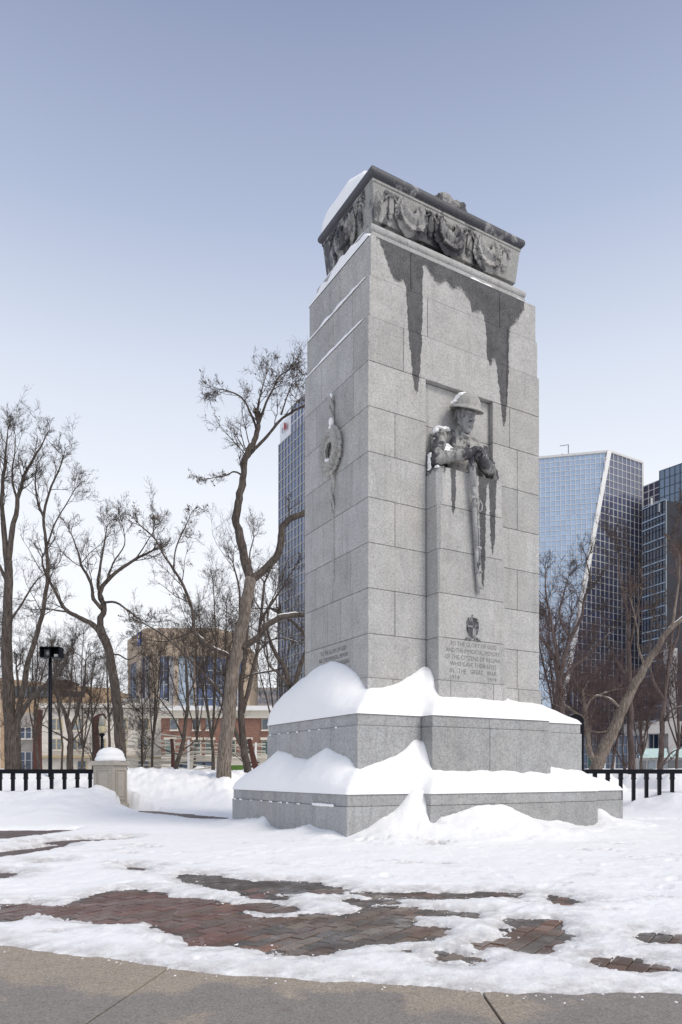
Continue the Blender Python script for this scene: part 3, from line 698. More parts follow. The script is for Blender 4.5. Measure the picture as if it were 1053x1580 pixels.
st = MB(); st.tube([S(uc-.18, .13, 7.84), S(uc-.165, .17, 7.68), S(uc-.115, .24, 7.53), S(uc, .30, 7.425), S(uc+.115, .24, 7.53), S(uc+.165, .17, 7.68), S(uc+.18, .13, 7.84)], .012, 6); bow(st); bow(hd); remeshed(hd, 'head', G_face, soldier, .0075, 1); st.build('chin_strap', G_face, soldier, smooth=True)
# hands: palm and five fingers each, folded on the butt
for sg, zb in ((-1, 6.90), (1, 6.83)):
    h = MB(); base = Vector(wr[sg]); tip = Vector((uc-.07+ (.02 if sg < 0 else .06), .56, zb))
    caps(h, tuple(base), (base.x+(tip.x-base.x)*.55, base.y+.06, zb), .075, .072, 5)
    for k in range(4):
        o_ = (k-1.5)*.043; L = (.85, 1, .96, .78)[k]
        p0 = Vector((base.x+(tip.x-base.x)*.6, .53+o_*.9, zb+.035-abs(o_)*.2)); p1 = p0+Vector((-sg*.085*L, .012, .012)); p2 = p1+Vector((-sg*.055*L, .012, -.055)); p3 = p2+Vector((-sg*.01, .0, -.05*L))
        h2 = [p0, p1, p2, p3]
        for a, b, ra, rb in ((p0, p1, .026, .024), (p1, p2, .024, .022), (p2, p3, .022, .018)): caps(h, tuple(a), tuple(b), ra, rb, 4)
    q0 = Vector((base.x+(tip.x-base.x)*.45, .60, zb-.01)); q1 = q0+Vector((-sg*.06, .04, -.03)); q2 = q1+Vector((-sg*.04, .0, -.05))
    caps(h, tuple(q0), tuple(q1), .028, .025, 4); caps(h, tuple(q1), tuple(q2), .025, .02, 4)
    remeshed(h, 'hand', G_sol, soldier, .009, 1)
# rifle, muzzle down
rf = MB(); ru = 1.985; rv = .43
def seg(z0, z1, w0, w1, d0, d1, u0=ru, u1=ru, vv0=rv, vv1=rv):
    vs = []
    for z, w_, d_, uu, vv in ((z0, w0, d0, u0, vv0), (z1, w1, d1, u1, vv1)):
        for k in range(10): t_ = 2*math.pi*k/10; vs.append((uu+w_/2*math.cos(t_), -(vv+d_/2*math.sin(t_)), z))
    rf.add(vs, [(k, (k+1) % 10, 10+(k+1) % 10, 10+k) for k in range(10)]+[tuple(range(10))[::-1], tuple(range(10, 20))])
ub, vb = vu(728.5, 705, .47)[0], .47; um = vu(737, 912, .36)[0]
def rl(z): t_ = (6.80-z)/(6.80-4.40); return ub+(um-ub)*t_, .47-.09*t_
def sg2(z0, z1, w0, w1, d0=.16, d1=.16, du=0): (a, b), (c, d) = rl(z0), rl(z1); seg(z0, z1, w0, w1, d0, d1, a+du, c+du, b, d)
sg2(6.80, 6.25, .125, .11, .13, .12); sg2(6.25, 6.06, .11, .065, .12, .10); sg2(6.06, 5.9, .065, .085, .10, .11); sg2(5.9, 5.2, .085, .075, .11, .10); sg2(5.2, 4.75, .075, .07, .10, .09); sg2(4.75, 4.40, .06, .055, .08, .08)
sg2(6.1, 4.9, .035, .032, .12, .10, .05)
for z, w_ in ((6.07, .1), (5.97, .08), (5.72, .07), (5.55, .09), (5.2, .13), (4.78, .12), (4.50, .11)):
    a, b = rl(z); rf.ball((a+.035, -(b+.03), z), (w_*.6, .04, .03), 10, 6)
a, b = rl(6.10); rf.tube([(a-.02, -(b+.05), 6.08), (a-.11, -(b+.1), 6.04)], .022, 8); rf.ball((a-.12, -(b+.1), 6.035), .035, 8, 6)
a, b = rl(5.95); rf.tube([(a+.07, -(b+.06), 6.05), (a+.13, -(b+.07), 5.97), (a+.12, -(b+.07), 5.86), (a+.06, -(b+.06), 5.83)], .014, 6)
rf.build('rifle', granite('granite_rifle', base=.36, wetramp=-.09), soldier, smooth=True)
# small crest above the inscription
cr = MB(); cu, cz = vu(729, 963, .345)[0], 3.73; cv = -.347
shp = [(-.13, .15), (.13, .15), (.13, .0), (.10, -.08), (0, -.16), (-.10, -.08), (-.13, 0)]
n_ = len(shp); cr.add([(cu+x, -.33, cz+z) for x, z in shp]+[(cu+x, -.372, cz+z) for x, z in shp], [tuple(range(n_)), tuple(range(n_, 2*n_))[::-1]]+[(i, n_+i, n_+(i+1) % n_, (i+1) % n_) for i in range(n_)])
cr.box((cu-.02, -.385, cz-.14), (cu+.02, -.36, cz+.145)); cr.box((cu-.125, -.385, cz+.03), (cu+.125, -.362, cz+.06))
for x in (-.09, -.045, 0, .045, .09): cr.ball((cu+x, -.36, cz+.205-abs(x)*.2), .022, 8, 6)
cr.box((cu-.10, -.375, cz+.155), (cu+.10, -.34, cz+.18)); cr.ball((cu, -.36, cz+.255), .018, 8, 6)
for sg in (-1, 1):
    cr.tube([(cu+sg*.04, -.36, cz-.17), (cu+sg*.1, -.365, cz-.155), (cu+sg*.17, -.36, cz-.185)], [.018, .022, .01], 6)
cr.build('carved_crest', granite('granite_crest', base=.34, wetramp=.02), cen)
wetp = MB().add([(cu-.12, -.3735, cz+.14), (cu-.12, -.3735, cz-.02), (cu-.09, -.3735, cz-.085), (cu-.02, -.3735, cz-.14), (cu-.0, -.3735, cz-.05), (cu-.01, -.3735, cz+.10), (cu+.05, -.3735, cz+.105), (cu+.06, -.3735, cz+.14)], [tuple(range(8))]).build('water_mark', plain('wet_stone', (.06, .06, .068), .5), cen)
# inscriptions
def text(body, parent, width, height, loc, rot, mat, spacing=1.0):
    cu_ = bpy.data.curves.new('inscription', 'FONT'); cu_.body = body; cu_.size = 1; cu_.space_character = spacing; cu_.extrude = .0; cu_.resolution_u = 2; cu_.offset = -.008
    o = bpy.data.objects.new('inscription', cu_); COL.objects.link(o); dg = bpy.context.evaluated_depsgraph_get(); me_ = bpy.data.meshes.new_from_object(o.evaluated_get(dg)); bpy.data.objects.remove(o)
    co = np.array([v.co[:] for v in me_.vertices]); x0, x1 = co[:, 0].min(), co[:, 0].max(); y0, y1 = 0, .70
    co[:, 0] = (co[:, 0]-x0)/(x1-x0)*width; co[:, 1] = co[:, 1]/y1*height
    me_.vertices.foreach_set('co', co.astype(np.float32).ravel()); me_.name = 'inscription'; me_.materials.clear()
    q = link('inscription', me_, mat, parent); q.location = loc; q.rotation_euler = rot; return q
LI = [('TO THE GLORY OF GOD', 262, 800), ('AND THE IMMORTAL MEMORY', 215, 838), ('OF THE CITIZENS OF REGINA', 203, 845), ('WHO GAVE THEIR LIVES', 262, 797), ('IN   THE   GREAT   WAR', 262, 800)]
tz = 3.405
for i, (s_, a, b) in enumerate(LI):
    ua, ub_ = vu(660+a/7.52, 1020, .345)[0], vu(660+b/7.52, 1020, .345)[0]
    text(s_, cen, ub_-ua, .080, (ua, -PV-.0015, tz-.121*i), (math.pi/2, 0, 0), G_blk)
for s_, a, b in (('1914', 262, 372), ('1919', 703, 800)):
    ua, ub_ = vu(660+a/7.52, 1020, .345)[0], vu(660+b/7.52, 1020, .345)[0]; text(s_, cen, ub_-ua, .082, (ua, -PV-.0015, tz-.605), (math.pi/2, 0, 0), G_blk)
for i, s_ in enumerate(('TO THE GLORY OF GOD', 'AND THE IMMORTAL MEMORY', 'OF THE CITIZENS OF REGINA', 'WHO GAVE THEIR LIVES')):
    text(s_, cen, (.98, 1.12, 1.16, 1.0)[i], .08, (-.0015, (1.72, 1.79, 1.81, 1.73)[i], 3.36-.125*i), (math.pi/2, 0, -math.pi/2), G_blk)
# hanging wreath on the short face
wreath((-.02, 1.22, 7.12), -Y_, Zu, -X, .255, .098, mat=G_wreath, n=11, sq=1.15, garland=False)
rb = MB()
for ph in (0, math.pi):
    pts = [(-.045-.03*math.cos(z*14+ph), 1.22+.035*math.sin(z*14+ph), z) for z in np.linspace(7.45, 8.14, 24)]; rb.tube(pts, [.045-.015*i/24 for i in range(24)], 7)
rb.build('carved_rope', G_wreath, cen, smooth=True)
rb = MB()
for ph in (0, 2.1):
    pts = [(-.02-.025*math.cos(z*9+ph), 1.22+.05*math.sin(z*9+ph)*(1-(6.8-z)*.3), z) for z in np.linspace(5.98, 6.84, 26)]; rb.tube(pts, [.022+.02*i/26 for i in range(26)], 7)
for (y, z, l) in ((1.06, 7.42, .1), (1.42, 7.40, .1), (1.1, 7.50, .18)): leaf(rb, (-.08, y, z), (-.2, (1.22-y), .8), (-1, 0, 0), l*1.6, .07, .04)
rb.box((-.012, 1.19, 4.7), (.02, 1.25, 5.96)); rb.build('carved_ribbon', G_wreath, cen, smooth=False)

# ------------------------------------------------------------------ snow lying on the monument (each heap a thing)
def own(o): o.location = (MO[0], MO[1], 0); o.rotation_euler = (0, 0, MR); return o
def ledge_snow(fp_out, fp_in, ztop, ctrl, name, label, cat='snow heap', step=.035, region=None, seed=0):
    bu = sorted({round(p[0], 4) for p in fp_out+fp_in}); bv = sorted({round(p[1], 4) for p in fp_out+fp_in})
    def lin(b): 
        r = []
        for a, c in zip(b[:-1], b[1:]): n = max(1, int((c-a)/step)); r += list(np.linspace(a, c, n, endpoint=False))
        return np.array(r+[b[-1]])
    U, V = np.meshgrid(lin(bu), lin(bv), indexing='ij')
    po, pi = np.array(fp_out), np.array(fp_in)
    uc_, vc_ = (U[:-1, :-1]+U[1:, 1:])/2, (V[:-1, :-1]+V[1:, 1:])/2
    cell = (poly_sd(uc_, vc_, po) < 0) & (poly_sd(uc_, vc_, pi) > -.03)
    if region is not None: cell &= region(uc_, vc_)
    do = np.maximum(-poly_sd(U, V, po), 0); di = np.maximum(poly_sd(U, V, pi), 0)
    H, Pw = drift(U, V, ctrl); t = do/(do+di+1e-6)
    h = .055*np.sqrt(np.clip(do/.07, 0, 1))+.006+np.maximum(H-.05, 0)*t**Pw
    h = h+(.035*fbm(U+seed, V, .5, 4)+(.010 if seed < 5 else .035)*fbm(U, V+seed, .13 if seed < 5 else .3, 3))*np.clip(do/.15, 0, 1)
    use = np.zeros(U.shape, bool)
    for a, b in ((slice(None, -1), slice(None, -1)), (slice(1, None), slice(None, -1)), (slice(None, -1), slice(1, None)), (slice(1, None), slice(1, None))): use[a, b] |= cell
    idx = -np.ones(U.shape, int); idx[use] = np.arange(use.sum()); i, j = np.nonzero(cell)
    F_ = np.stack([idx[i, j], idx[i, j+1], idx[i+1, j+1], idx[i+1, j]], 1)
    me = arr_mesh(name, np.stack([U[use], -V[use], ztop+h[use]], 1), F_, True)
    me.flip_normals() if me.polygons[0].normal.z < 0 else None
    return tag(own(link(name, me, M['snow'])), label, cat)
C2 = []                                                     # snow height on the middle step, against the shaft
for px, py, p in ((468,1048,.5),(480,1038,.5),(495,1028,.45),(512,1021,.42),(530,1025,.45),(545,1034,.6),(556,1048,.9)):
    y, z = vy(px, py, .03); C2.append((-.03, -y, z-2.09, p))
C2 = [(-.03, -2.42, .95, .5)]+C2+[(-.03, .0, .46, 1.1)]
for px, py, p in ((568,1062,1.2),(590,1061,1.3),(610,1056,1.3),(630,1047,1.3),(645,1036,1.4),(655,1026,1.5)):
    u, z = vu(px, py, .03); C2.append((u, .03, z-2.09, p))
C2 += [(1.2, .12, .93, 1.6), (1.22, .22, .72, 1.5), (1.22, .30, .50, 1.3), (1.24, .37, .36, 1.1)]
for px, py in ((700,1076),(740,1079),(778,1083)): u, z = vu(px, py, .37); C2.append((u, .37, z-2.09, 1.0))
C2 += [(2.82, .3, .42, 1), (2.85, .05, .52, .9), (3.3, .03, .44, .9), (4.07, .03, .40, .9), (4.07, -1.2, .5, .9), (4.07, -2.4, .5, .9), (2, -2.43, .5, 1)]
ledge_snow(T2, SH, 2.082, C2, 'snow_heap', 'deep snow heaped against the foot of the granite shaft on the upper step', seed=3)
C1 = []
for px, py, p in ((428,1160,.7),(445,1163,.75),(460,1170,.9),(475,1172,1.0),(490,1163,.8),(505,1155,.65),(520,1160,.65),(535,1166,.7),(546,1176,.9)):
    y, z = vy(px, py, .555); C1.append((-.555, -y, z-.79, p))
C1 = [(-.555, -2.95, .6, .6)]+C1+[(-.555, .45, .42, 1), (-.5, .555, .40, 1.2)]
for px, py, p in ((565,1182,1.3),(590,1175,1.3),(610,1166,1.35),(628,1152,1.4),(640,1140,1.5)):
    u, z = vu(px, py, .555); C1.append((u, .555, z-.79, p))
C1 += [(.72, .60, .92, 1.6), (.72, .70, .70, 1.5), (.72, .80, .45, 1.3), (.74, .865, .36, 1.1)]
for px, py in ((690,1189),(740,1189),(790,1191),(850,1194)): u, z = vu(px, py, .865); C1.append((u, .865, max(z-.79, .05), 1.0))
C1 += [(3.46, .8, .34, 1), (3.50, .58, .46, .8), (3.9, .555, .42, .8), (4.3, .555, .40, .8), (4.63, .5, .36, .8), (4.63, -1.2, .5, .9), (4.63, -3, .5, .9), (2, -3, .5, 1)]
ledge_snow(T1, T2, .782, C1, 'snow_heap', 'snow heaped on the lowest granite step around the memorial', seed=9)
# cap snow
CR = [(.27, -MD+.27), (.27, -.27), (MW-.27, -.27), (MW-.27, -MD+.27)]; CIN = [(1.5, -1.3), (1.5, -1.2), (2.5, -1.2), (2.5, -1.3)]
U, V = np.meshgrid(np.linspace(.235, MW-.235, 90), np.linspace(-MD+.235, -.235, 60), indexing='ij')
e = np.minimum(np.minimum(U-.235, MW-.235-U), np.minimum(-.235-V, V+MD-.235)); tt = np.clip(((-V)-.235)/(MD-.47), 0, 1)
h = np.clip(e/.13, 0, 1)**.5*(.06+.44*np.clip(tt*1.9, 0, 1)**.8*np.clip(1.4-U*.25, .35, 1))*np.clip((-.235-V)/.45, .0, 1)*np.clip(1.6-U*.35, .3, 1)+.03*fbm(U, V, .6, 3)*np.clip(e/.1, 0, 1)
ii, jj = np.meshgrid(np.arange(89), np.arange(59), indexing='ij'); b_ = (ii*60+jj).ravel()
me = arr_mesh('snow_heap', np.stack([U.ravel(), -V.ravel(), 11.850+h.ravel()], 1), np.stack([b_, b_+1, b_+61, b_+60], 1), True)
tag(own(link('snow_heap', me, M['snow'])), 'rounded cushion of snow on the very top of the memorial', 'snow cap')
# ledge strips
def strip(label, pts, wid, hgt, side='L', name='snow_strip', seed=0):
    mb = MB(); n = len(pts); K = 7; vs = []
    for i, (s_, z) in enumerate(pts):
        f = max(.0, math.sin(math.pi*min(1, (i+.0)/(n-1)))**.35)*(1+.55*mnoise.noise(Vector((s_*4.0+seed, z, 1))))
        if i in (0, n-1): f = .02
        for k in range(K):
            a = math.pi*k/(K-1); o = wid*.5*(1-math.cos(a)); hh_ = hgt*f*math.sin(a)**.7
            vs.append((-.006+o*1.0, s_, z+hh_) if side == 'L' else (s_, -.006+o, z+hh_))
    fs = [(i*K+k, i*K+k+1, (i+1)*K+k+1, (i+1)*K+k) for i in range(n-1) for k in range(K-1)]
    return tag(own(mb.add(vs, fs).build(name, M['snow'], None, smooth=True)), label, 'snow')
def lin_(a, b, n): return [a+(b-a)*i/(n-1) for i in range(n)]
strip('thin lower line of snow on the short side of the shaft, the lowest ledge', [(s_, 9.008) for s_ in lin_(.08, 2.40, 40)], .05, .075)
o = strip('middle line of snow on the short side of the shaft below the cornice', [(s_, 9.728) for s_ in lin_(.12, 2.36, 40)], .05, .085, seed=4); o.location.x += .03; 
o = strip('widest band of snow on the short side directly under the frieze', [(s_, 10.449) for s_ in lin_(.09, 2.36, 40)], .16, .24, seed=9); o.location = (MO[0]+.07*.866, MO[1]+.035, 0)
o = strip('snow line on the roll moulding of the short side under the frieze', [(s_, 10.79) for s_ in lin_(.3, 2.2, 40)], .17, .07, seed=14); o.location = (MO[0]+.20*.866, MO[1]+.10, 0)
o = strip('thin white snow line along the top ledge of the wide face', [(s_, 10.449) for s_ in lin_(.28, 2.75, 60)], .08, .03, 'F', seed=2); o.location = (MO[0]-.5*.07, MO[1]+.866*.07, 0)
o = strip('small lump of snow on the top ledge of the wide face', [(s_, 10.455) for s_ in lin_(2.3, 2.9, 14)], .12, .085, 'F', seed=5); o.location = (MO[0]-.5*.07, MO[1]+.866*.07, 0)
o = strip('tiny patch of snow at the right end of the top ledge', [(s_, 10.455) for s_ in lin_(3.42, 3.8, 10)], .10, .045, 'F', seed=7); o.location = (MO[0]-.5*.07, MO[1]+.866*.07, 0)
# snow on the soldier
def blob_snow(label, balls):
    mb = MB()
    for (u, v, z, a, b, c) in balls: mb.ball(S(u, v, z), (a, b, c), 14, 10)
    o = remeshed(mb, 'snow_patch', M['snow'], None, .010, 2)
    for v_ in o.data.vertices: v_.co += v_.normal*(mnoise.noise(v_.co*14)*.022+mnoise.noise(v_.co*35)*.008)
    return tag(own(o), label, 'snow')
blob_snow('snow on the left half of the stone helmet', [(uc-.13, .15, 7.99, .085, .13, .09), (uc-.17, .13, 7.94, .07, .13, .075), (uc-.08, .16, 8.05, .10, .10, .045), (uc-.25, .12, 7.885, .05, .10, .03)])
blob_snow('snow on the left shoulder of the stone soldier', [(uc-.50, .0, 7.385, .14, .12, .035), (uc-.38, .03, 7.415, .12, .07, .03), (uc-.585, .0, 7.335, .06, .10, .05), (uc-.635, .03, 7.18, .02, .06, .06)])
blob_snow('snow lying on the left forearm of the stone soldier', [(uc-.52+.05*i, .17+.034*i, 6.905-.004*i, .06, .08, .035) for i in range(9)]+[(uc-.47, .17, 6.97, .08, .05, .05), (uc-.43, .16, 7.04, .07, .045, .035), (uc-.36, .17, 7.02, .07, .04, .02), (uc-.52, .16, 7.0, .04, .04, .03)])
blob_snow('sliver of snow beside the left elbow in the niche', [(uc-.775, .08, 6.84-.05*i, .014, .06, .04) for i in range(6)]+[(uc-.73, .25, 6.565, .05, .07, .025), (uc-.66, .28, 6.56, .06, .05, .018)])
blob_snow('dab of snow behind the right hand of the stone soldier', [(uc+.32, .32, 6.925, .07, .06, .03), (uc+.26, .38, 6.92, .05, .05, .025)])
def lump_snow(label, balls):
    mb = MB()
    for (x, y, z, a, b, c) in balls: mb.ball((x, y, z), (a, b, c), 12, 8)
    return tag(own(mb.build('snow_patch', M['snow'], None, smooth=True)), label, 'snow')
lump_snow('snow in the hollow of the stone wreath on the short side', [(-.07, 1.22+.04*i, 6.93+.016*i*i*.3, .05, .06, .05) for i in range(-2, 4)])
lump_snow('snow tip on the top end of the carved rope', [(-.045, 1.22, 8.14, .035, .035, .06)])
lump_snow('snow tip on the leaf above the stone wreath', [(-.1, 1.12, 7.60, .05, .045, .09), (-.1, 1.15, 7.50, .04, .04, .06)])
for lab, z0, ys, s_ in (('row of small snow bits on the joint of the lowest step', .604, [.62, 1.0, 1.35, 1.75, 2.2, 2.65, 3.2, 3.5], 1.04), ('row of small snow bits on the joint of the upper step', 1.904, [.15, .75, 1.1, 1.6, 2.0, 2.4, 2.8], .555)):
    mb = MB()
    for y in ys:
        for q in range(3): mb.ball((-s_, y+random.uniform(-.05, .05), z0-.01), (.012, random.uniform(.015, .045), random.uniform(.006, .02)), 8, 6)
    if z0 < 1: [mb.ball((-s_, -.6+.05*q, z0+.004), (.016, .05, random.uniform(.02, .03)), 8, 6) for q in range(14)]
    tag(own(mb.build('snow_bits', M['snow'], None, smooth=True)), lab, 'snow', kind='stuff')

# ------------------------------------------------------------------ fences, pier, lamps
def baluster(x, Y, ztop, parent, mats):
    mb = MB(); s_ = .05
    mb.box((x-.045, Y-.045, -.1), (x+.045, Y+.045, ztop-.16)); mb.box((x-.06, Y-.06, ztop-.30), (x+.06, Y+.06, ztop-.26)); mb.box((x-.052, Y-.052, ztop-.26), (x+.052, Y+.052, ztop-.12)); mb.box((x-.065, Y-.065, ztop-.125), (x+.065, Y+.065, ztop-.085))
    mb.build('baluster', M['black'], parent)
def fence(label, pa, pb, Y, dx):
    x0, x1 = (pa-CX)/FPX*Y, (pb-CX)/FPX*Y; zt = CAMH+(HY-1187.3)/FPX*Y
    f = empty('railing', ((x0+x1)/2, Y, 0)); tag(f, label, 'railing', 'black railings round the plaza')
    xm = (x0+x1)/2
    MB().box((x0-xm, -.07, zt-.13), (x1-xm, .07, zt)).build('top_rail', M['black'], f, bevel=.012)
    x = dx/FPX*Y+0 if False else (dx-CX)/FPX*Y
    while x < x1-.1:
        if x > x0: baluster(x-xm, 0, zt, f, None)
        x += 19.9/FPX*Y
fence('black balustrade railing left of the stone pier', -140, 153, 22.4, 20-19.9*8)
fence('black balustrade railing on the right, behind the granite steps', 902, 1200, 21.8, 918.5)
py = 22.25; px0 = (170.5-CX)/FPX*py
pier = empty('stone_pier', (px0, py, 0), math.radians(-17)); tag(pier, 'beige panelled stone pier at the end of the left railing, capped with snow', 'pier')
MB().box((-.36, -.36, -.1), (.36, .36, 1.36)).build('shaft', M['pier_stone'], pier, bevel=.01)
MB().box((-.42, -.42, 1.362), (.42, .42, 1.50)).build('cap', M['pier_stone'], pier, bevel=.02)
MB().box((-.43, -.43, -.1), (.43, .43, .2)).build('plinth', M['pier_stone'], pier, bevel=.02)
for a in range(4):
    mb = MB()
    for (x0, x1, z0, z1) in ((-.27, -.23, .32, 1.26), (.23, .27, .32, 1.26), (-.23, .23, .32, .36), (-.23, .23, 1.22, 1.26)): mb.box((x0, -.385, z0), (x1, -.355, z1))
    mb.box((-.17, -.372, .42), (.17, -.356, 1.16))
    o = mb.build('panel', M['pier_stone'], pier, bevel=.006); o.rotation_euler.z = a*math.pi/2
mb = MB(); mb.lathe([(.45, 1.50), (.46, 1.55), (.42, 1.64), (.40, 1.66), (.41, 1.70), (.34, 1.82), (.2, 1.90), (.02, 1.93)], (0, 0), 20)
o = mb.build('snow_dome', M['snow'], None, smooth=True); o.location = pier.location; tag(o, 'domed snow cap on the beige stone pier', 'snow')
# floodlight pole
Yp = 24.6; fp = empty('floodlight_pole', ((77.5-CX)/FPX*Yp, Yp, 0)); tag(fp, 'tall black pole with a box floodlight behind the left railing', 'light pole')
zt = CAMH+(HY-1017)/FPX*Yp
MB().tube([(0, 0, 0), (0, 0, zt)], [.07, .06], 10).build('pole', M['black'], fp, smooth=True)
MB().tube([(0, 0, zt-.02), (0, 0, zt+.1)], .035, 8).build('neck', M['black'], fp)
hb = MB(); z1 = CAMH+(HY-1000)/FPX*Yp
hb.box((-.29, -.18, zt+.03), (.38, .2, zt+.05)); hb.box((-.29, -.18, z1), (.38, .2, z1+.02)); hb.box((-.29, .18, zt+.05), (.38, .2, z1)); hb.box((-.29, -.18, zt+.05), (-.27, .18, z1)); hb.box((.36, -.18, zt+.05), (.38, .18, z1)); hb.box((.04, -.18, zt+.05), (.06, .18, z1))
hd_ = hb.build('lamp_housing', M['black'], fp)
MB().box((-.26, .12, zt+.06), (.03, .15, z1-.02)).build('lamp_glass', plain('lamp_glass', (.16, .17, .17), .15), hd_)
mb = MB(); mb.ball((-.08, .05, zt+.2), (.09, .06, .09)); mb.build('bulb', plain('lamp_reflector', (.45, .45, .43), .25), hd_, smooth=True)
MB().box((.17, -.1, zt+.06), (.30, -.05, zt+.15)).build('sensor', plain('pale_metal', (.4, .4, .4), .4), hd_)
# globe street lamp
Yl = 33; sl = empty('street_lamp', ((157.5-CX)/FPX*Yl, Yl, 0)); tag(sl, 'street lamp with cream bowl and frosted globe just above the stone pier', 'street lamp')
z_ = lambda y: CAMH+(HY-y)/FPX*Yl
MB().tube([(0, 0, 0), (0, 0, z_(1134))], [.08, .06], 10).build('pole', M['black'], sl, smooth=True)
MB().lathe([(.1, z_(1136)), (.14, z_(1133)), (.06, z_(1131))], k=12).build('collar', M['black'], sl)
MB().lathe([(.06, z_(1133)), (.13, z_(1129)), (.165, z_(1122)), (.15, z_(1121))], k=16).build('bowl', plain('lamp_cream', (.50, .44, .28), .5), sl, smooth=True)
MB().lathe([(.145, z_(1121)), (.13, z_(1112)), (.10, z_(1106)), (.03, z_(1104))], k=16).build('globe', plain('lamp_globe', (.30, .30, .26), .25), sl, smooth=True)
# black rounded hood behind the steps
Yb = 19.5; lb = empty('post_box', ((885.6-CX)/FPX*Yb, Yb, 0)); tag(lb, 'black round-topped cabinet showing just above the right end of the granite steps', 'cabinet')
zt = CAMH+(HY-1103)/FPX*Yb; R_ = 11.6/FPX*Yb
mb = MB(); prof = [(-R_, 0), (R_, 0)]+[(R_*math.cos(t), zt-R_+R_*math.sin(t)) for t in np.linspace(0, math.pi, 17)]
n_ = len(prof); mb.add([(x, -.22, z) for x, z in prof]+[(x, .22, z) for x, z in prof], [tuple(range(n_)), tuple(range(n_, 2*n_))[::-1]]+[(i, n_+i, n_+(i+1) % n_, (i+1) % n_) for i in range(n_)]); mb.build('body', M['black'], lb)
MB().box((-R_*.8, -.235, zt-1.2), (R_*.8, -.222, zt-1.14)).build('door', M['black'], lb)

# ------------------------------------------------------------------ BUILDINGS
GL = {'blue': glass_mat('glass_sky_reflect', (.54, .65, .755), .12, .06, .6), 'dark': glass_mat('glass_dark_violet', (.085, .10, .17), .10, .22, .0, .9),  # slanting tower's pale face: the sky's reflection is painted into its glass colour
      'left': glass_mat('glass_navy', (.045, .085, .19), .12, .2, .0, .7), 'navy': glass_mat('glass_deep', (.018, .04, .085), .10, .3, .0, .6),
      'steel': glass_mat('glass_steel', (.10, .17, .27), .15, .15, .0, .8), 'plum': glass_mat('glass_plum', (.055, .05, .09), .2, .1, .0, .5), 'win': glass_mat('glass_window', (.10, .12, .14), .1, .5, .0, .8),
      'green': glass_mat('glass_green', (.03, .09, .085), .1, .4, .0, .8)}
MULL = plain('mullion_pale', (.62, .61, .60), .5); CONC = plain('tower_concrete', (.40, .38, .37), .8, var=.1, vs=.3); DARKW = plain('core_dark', (.02, .02, .03), .8)
def facade(parent, o, ex, ez, nx, nz, glass, mull, keep=None, mw=.12, lim=150, rn=.004, face=(0, -1, 0)):
    """grid of panes on the plane o + i*ex + j*ez; the first panes are parts, the rest is joined"""
    o, ex, ez = Vector(o), Vector(ex), Vector(ez); nrm = ex.cross(ez).normalized()
    if nrm.dot(Vector(face)) < 0: nrm = -nrm
    cells = [(i, j) for j in range(nz) for i in range(nx) if (keep is None or keep((i+.5)/nx, (j+.5)/nz))]
    cells.sort(key=lambda c: -c[1]); xh, zh = ex.normalized(), ez.normalized(); rest_ = MB(); rnd = []
    for k, (i, j) in enumerate(cells):
        p = o+ex*i+ez*j; t1, t2 = random.gauss(0, rn)*ex.length, random.gauss(0, rn)*ez.length
        q = [p, p+ex+nrm*t1, p+ex+ez+nrm*(t1+t2), p+ez+nrm*t2]
        if k < lim:
            MB().add([v+nrm*.02 for v in q]+[v-nrm*.03 for v in q], [(0, 1, 2, 3), (7, 6, 5, 4)]).build('pane', glass, parent)
        else: rest_.add([v+nrm*.02 for v in q], [(0, 1, 2, 3)]); rnd += [random.random()]*4
    if rest_.v:
        r_ = rest_.build('pane_field', glass, parent); tag(r_, kind='stuff'); a_ = r_.data.attributes.new('rnd', 'FLOAT', 'POINT'); a_.data.foreach_set('value', rnd)
    mb = MB(); S_ = set(cells)
    for i in range(nx+1):
        run = [j for j in range(nz) if (i, j) in S_ or (i-1, j) in S_]
        if run: a, b = min(run), max(run)+1; mb.obox(o+ex*i+ez*a-xh*mw/2, xh*mw, nrm*.14, ez*(b-a))
    for j in range(nz+1):
        run = [i for i in range(nx) if (i, j) in S_ or (i, j-1) in S_]
        if run: a, b = min(run), max(run)+1; mb.obox(o+ex*a+ez*j-zh*mw/2, ex*(b-a), nrm*.11, zh*mw)
    tag(mb.build('mullion_grid', mull, parent), kind='stuff')
# sloped glass tower on the right
tw = empty('office_tower', (55, 150, 0)); tag(tw, 'glass office tower with a slanting white corner edge, right of the memorial', 'tower')
TT = Vector((55.4, 150, 67.5)); TB = Vector((40.2, 140.8, 0)); rdir = Vector((9.1, 5.5, 0)); RT = TT+rdir; RB = Vector((RT.x, RT.y, 0)); hd2 = Vector((-13.5, 3, 0)).normalized()
sdirn = (TB-TT)-hd2*((TB-TT).dot(hd2)); LT = TT+hd2*26; LB = TB+hd2*26
off = Vector(tw.location)
bmb = MB(); c4 = [TB, RB, RB+Vector((-18, 30, 0)), LB+Vector((5, 30, 0)), LB]; top = [TT, RT, RT+Vector((-18, 30, 0)), LT+Vector((5, 30, 0)), LT]
inn = lambda L_, k=.998: [p+(Vector((50, 165, p.z))-p)*.01-off for p in L_]
n_ = 5; bmb.add(inn(c4)+inn(top), [tuple(range(5))[::-1], tuple(range(5, 10))]+[(i, (i+1) % 5, 5+(i+1) % 5, 5+i) for i in range(5)]); bmb.build('body', DARKW, tw)
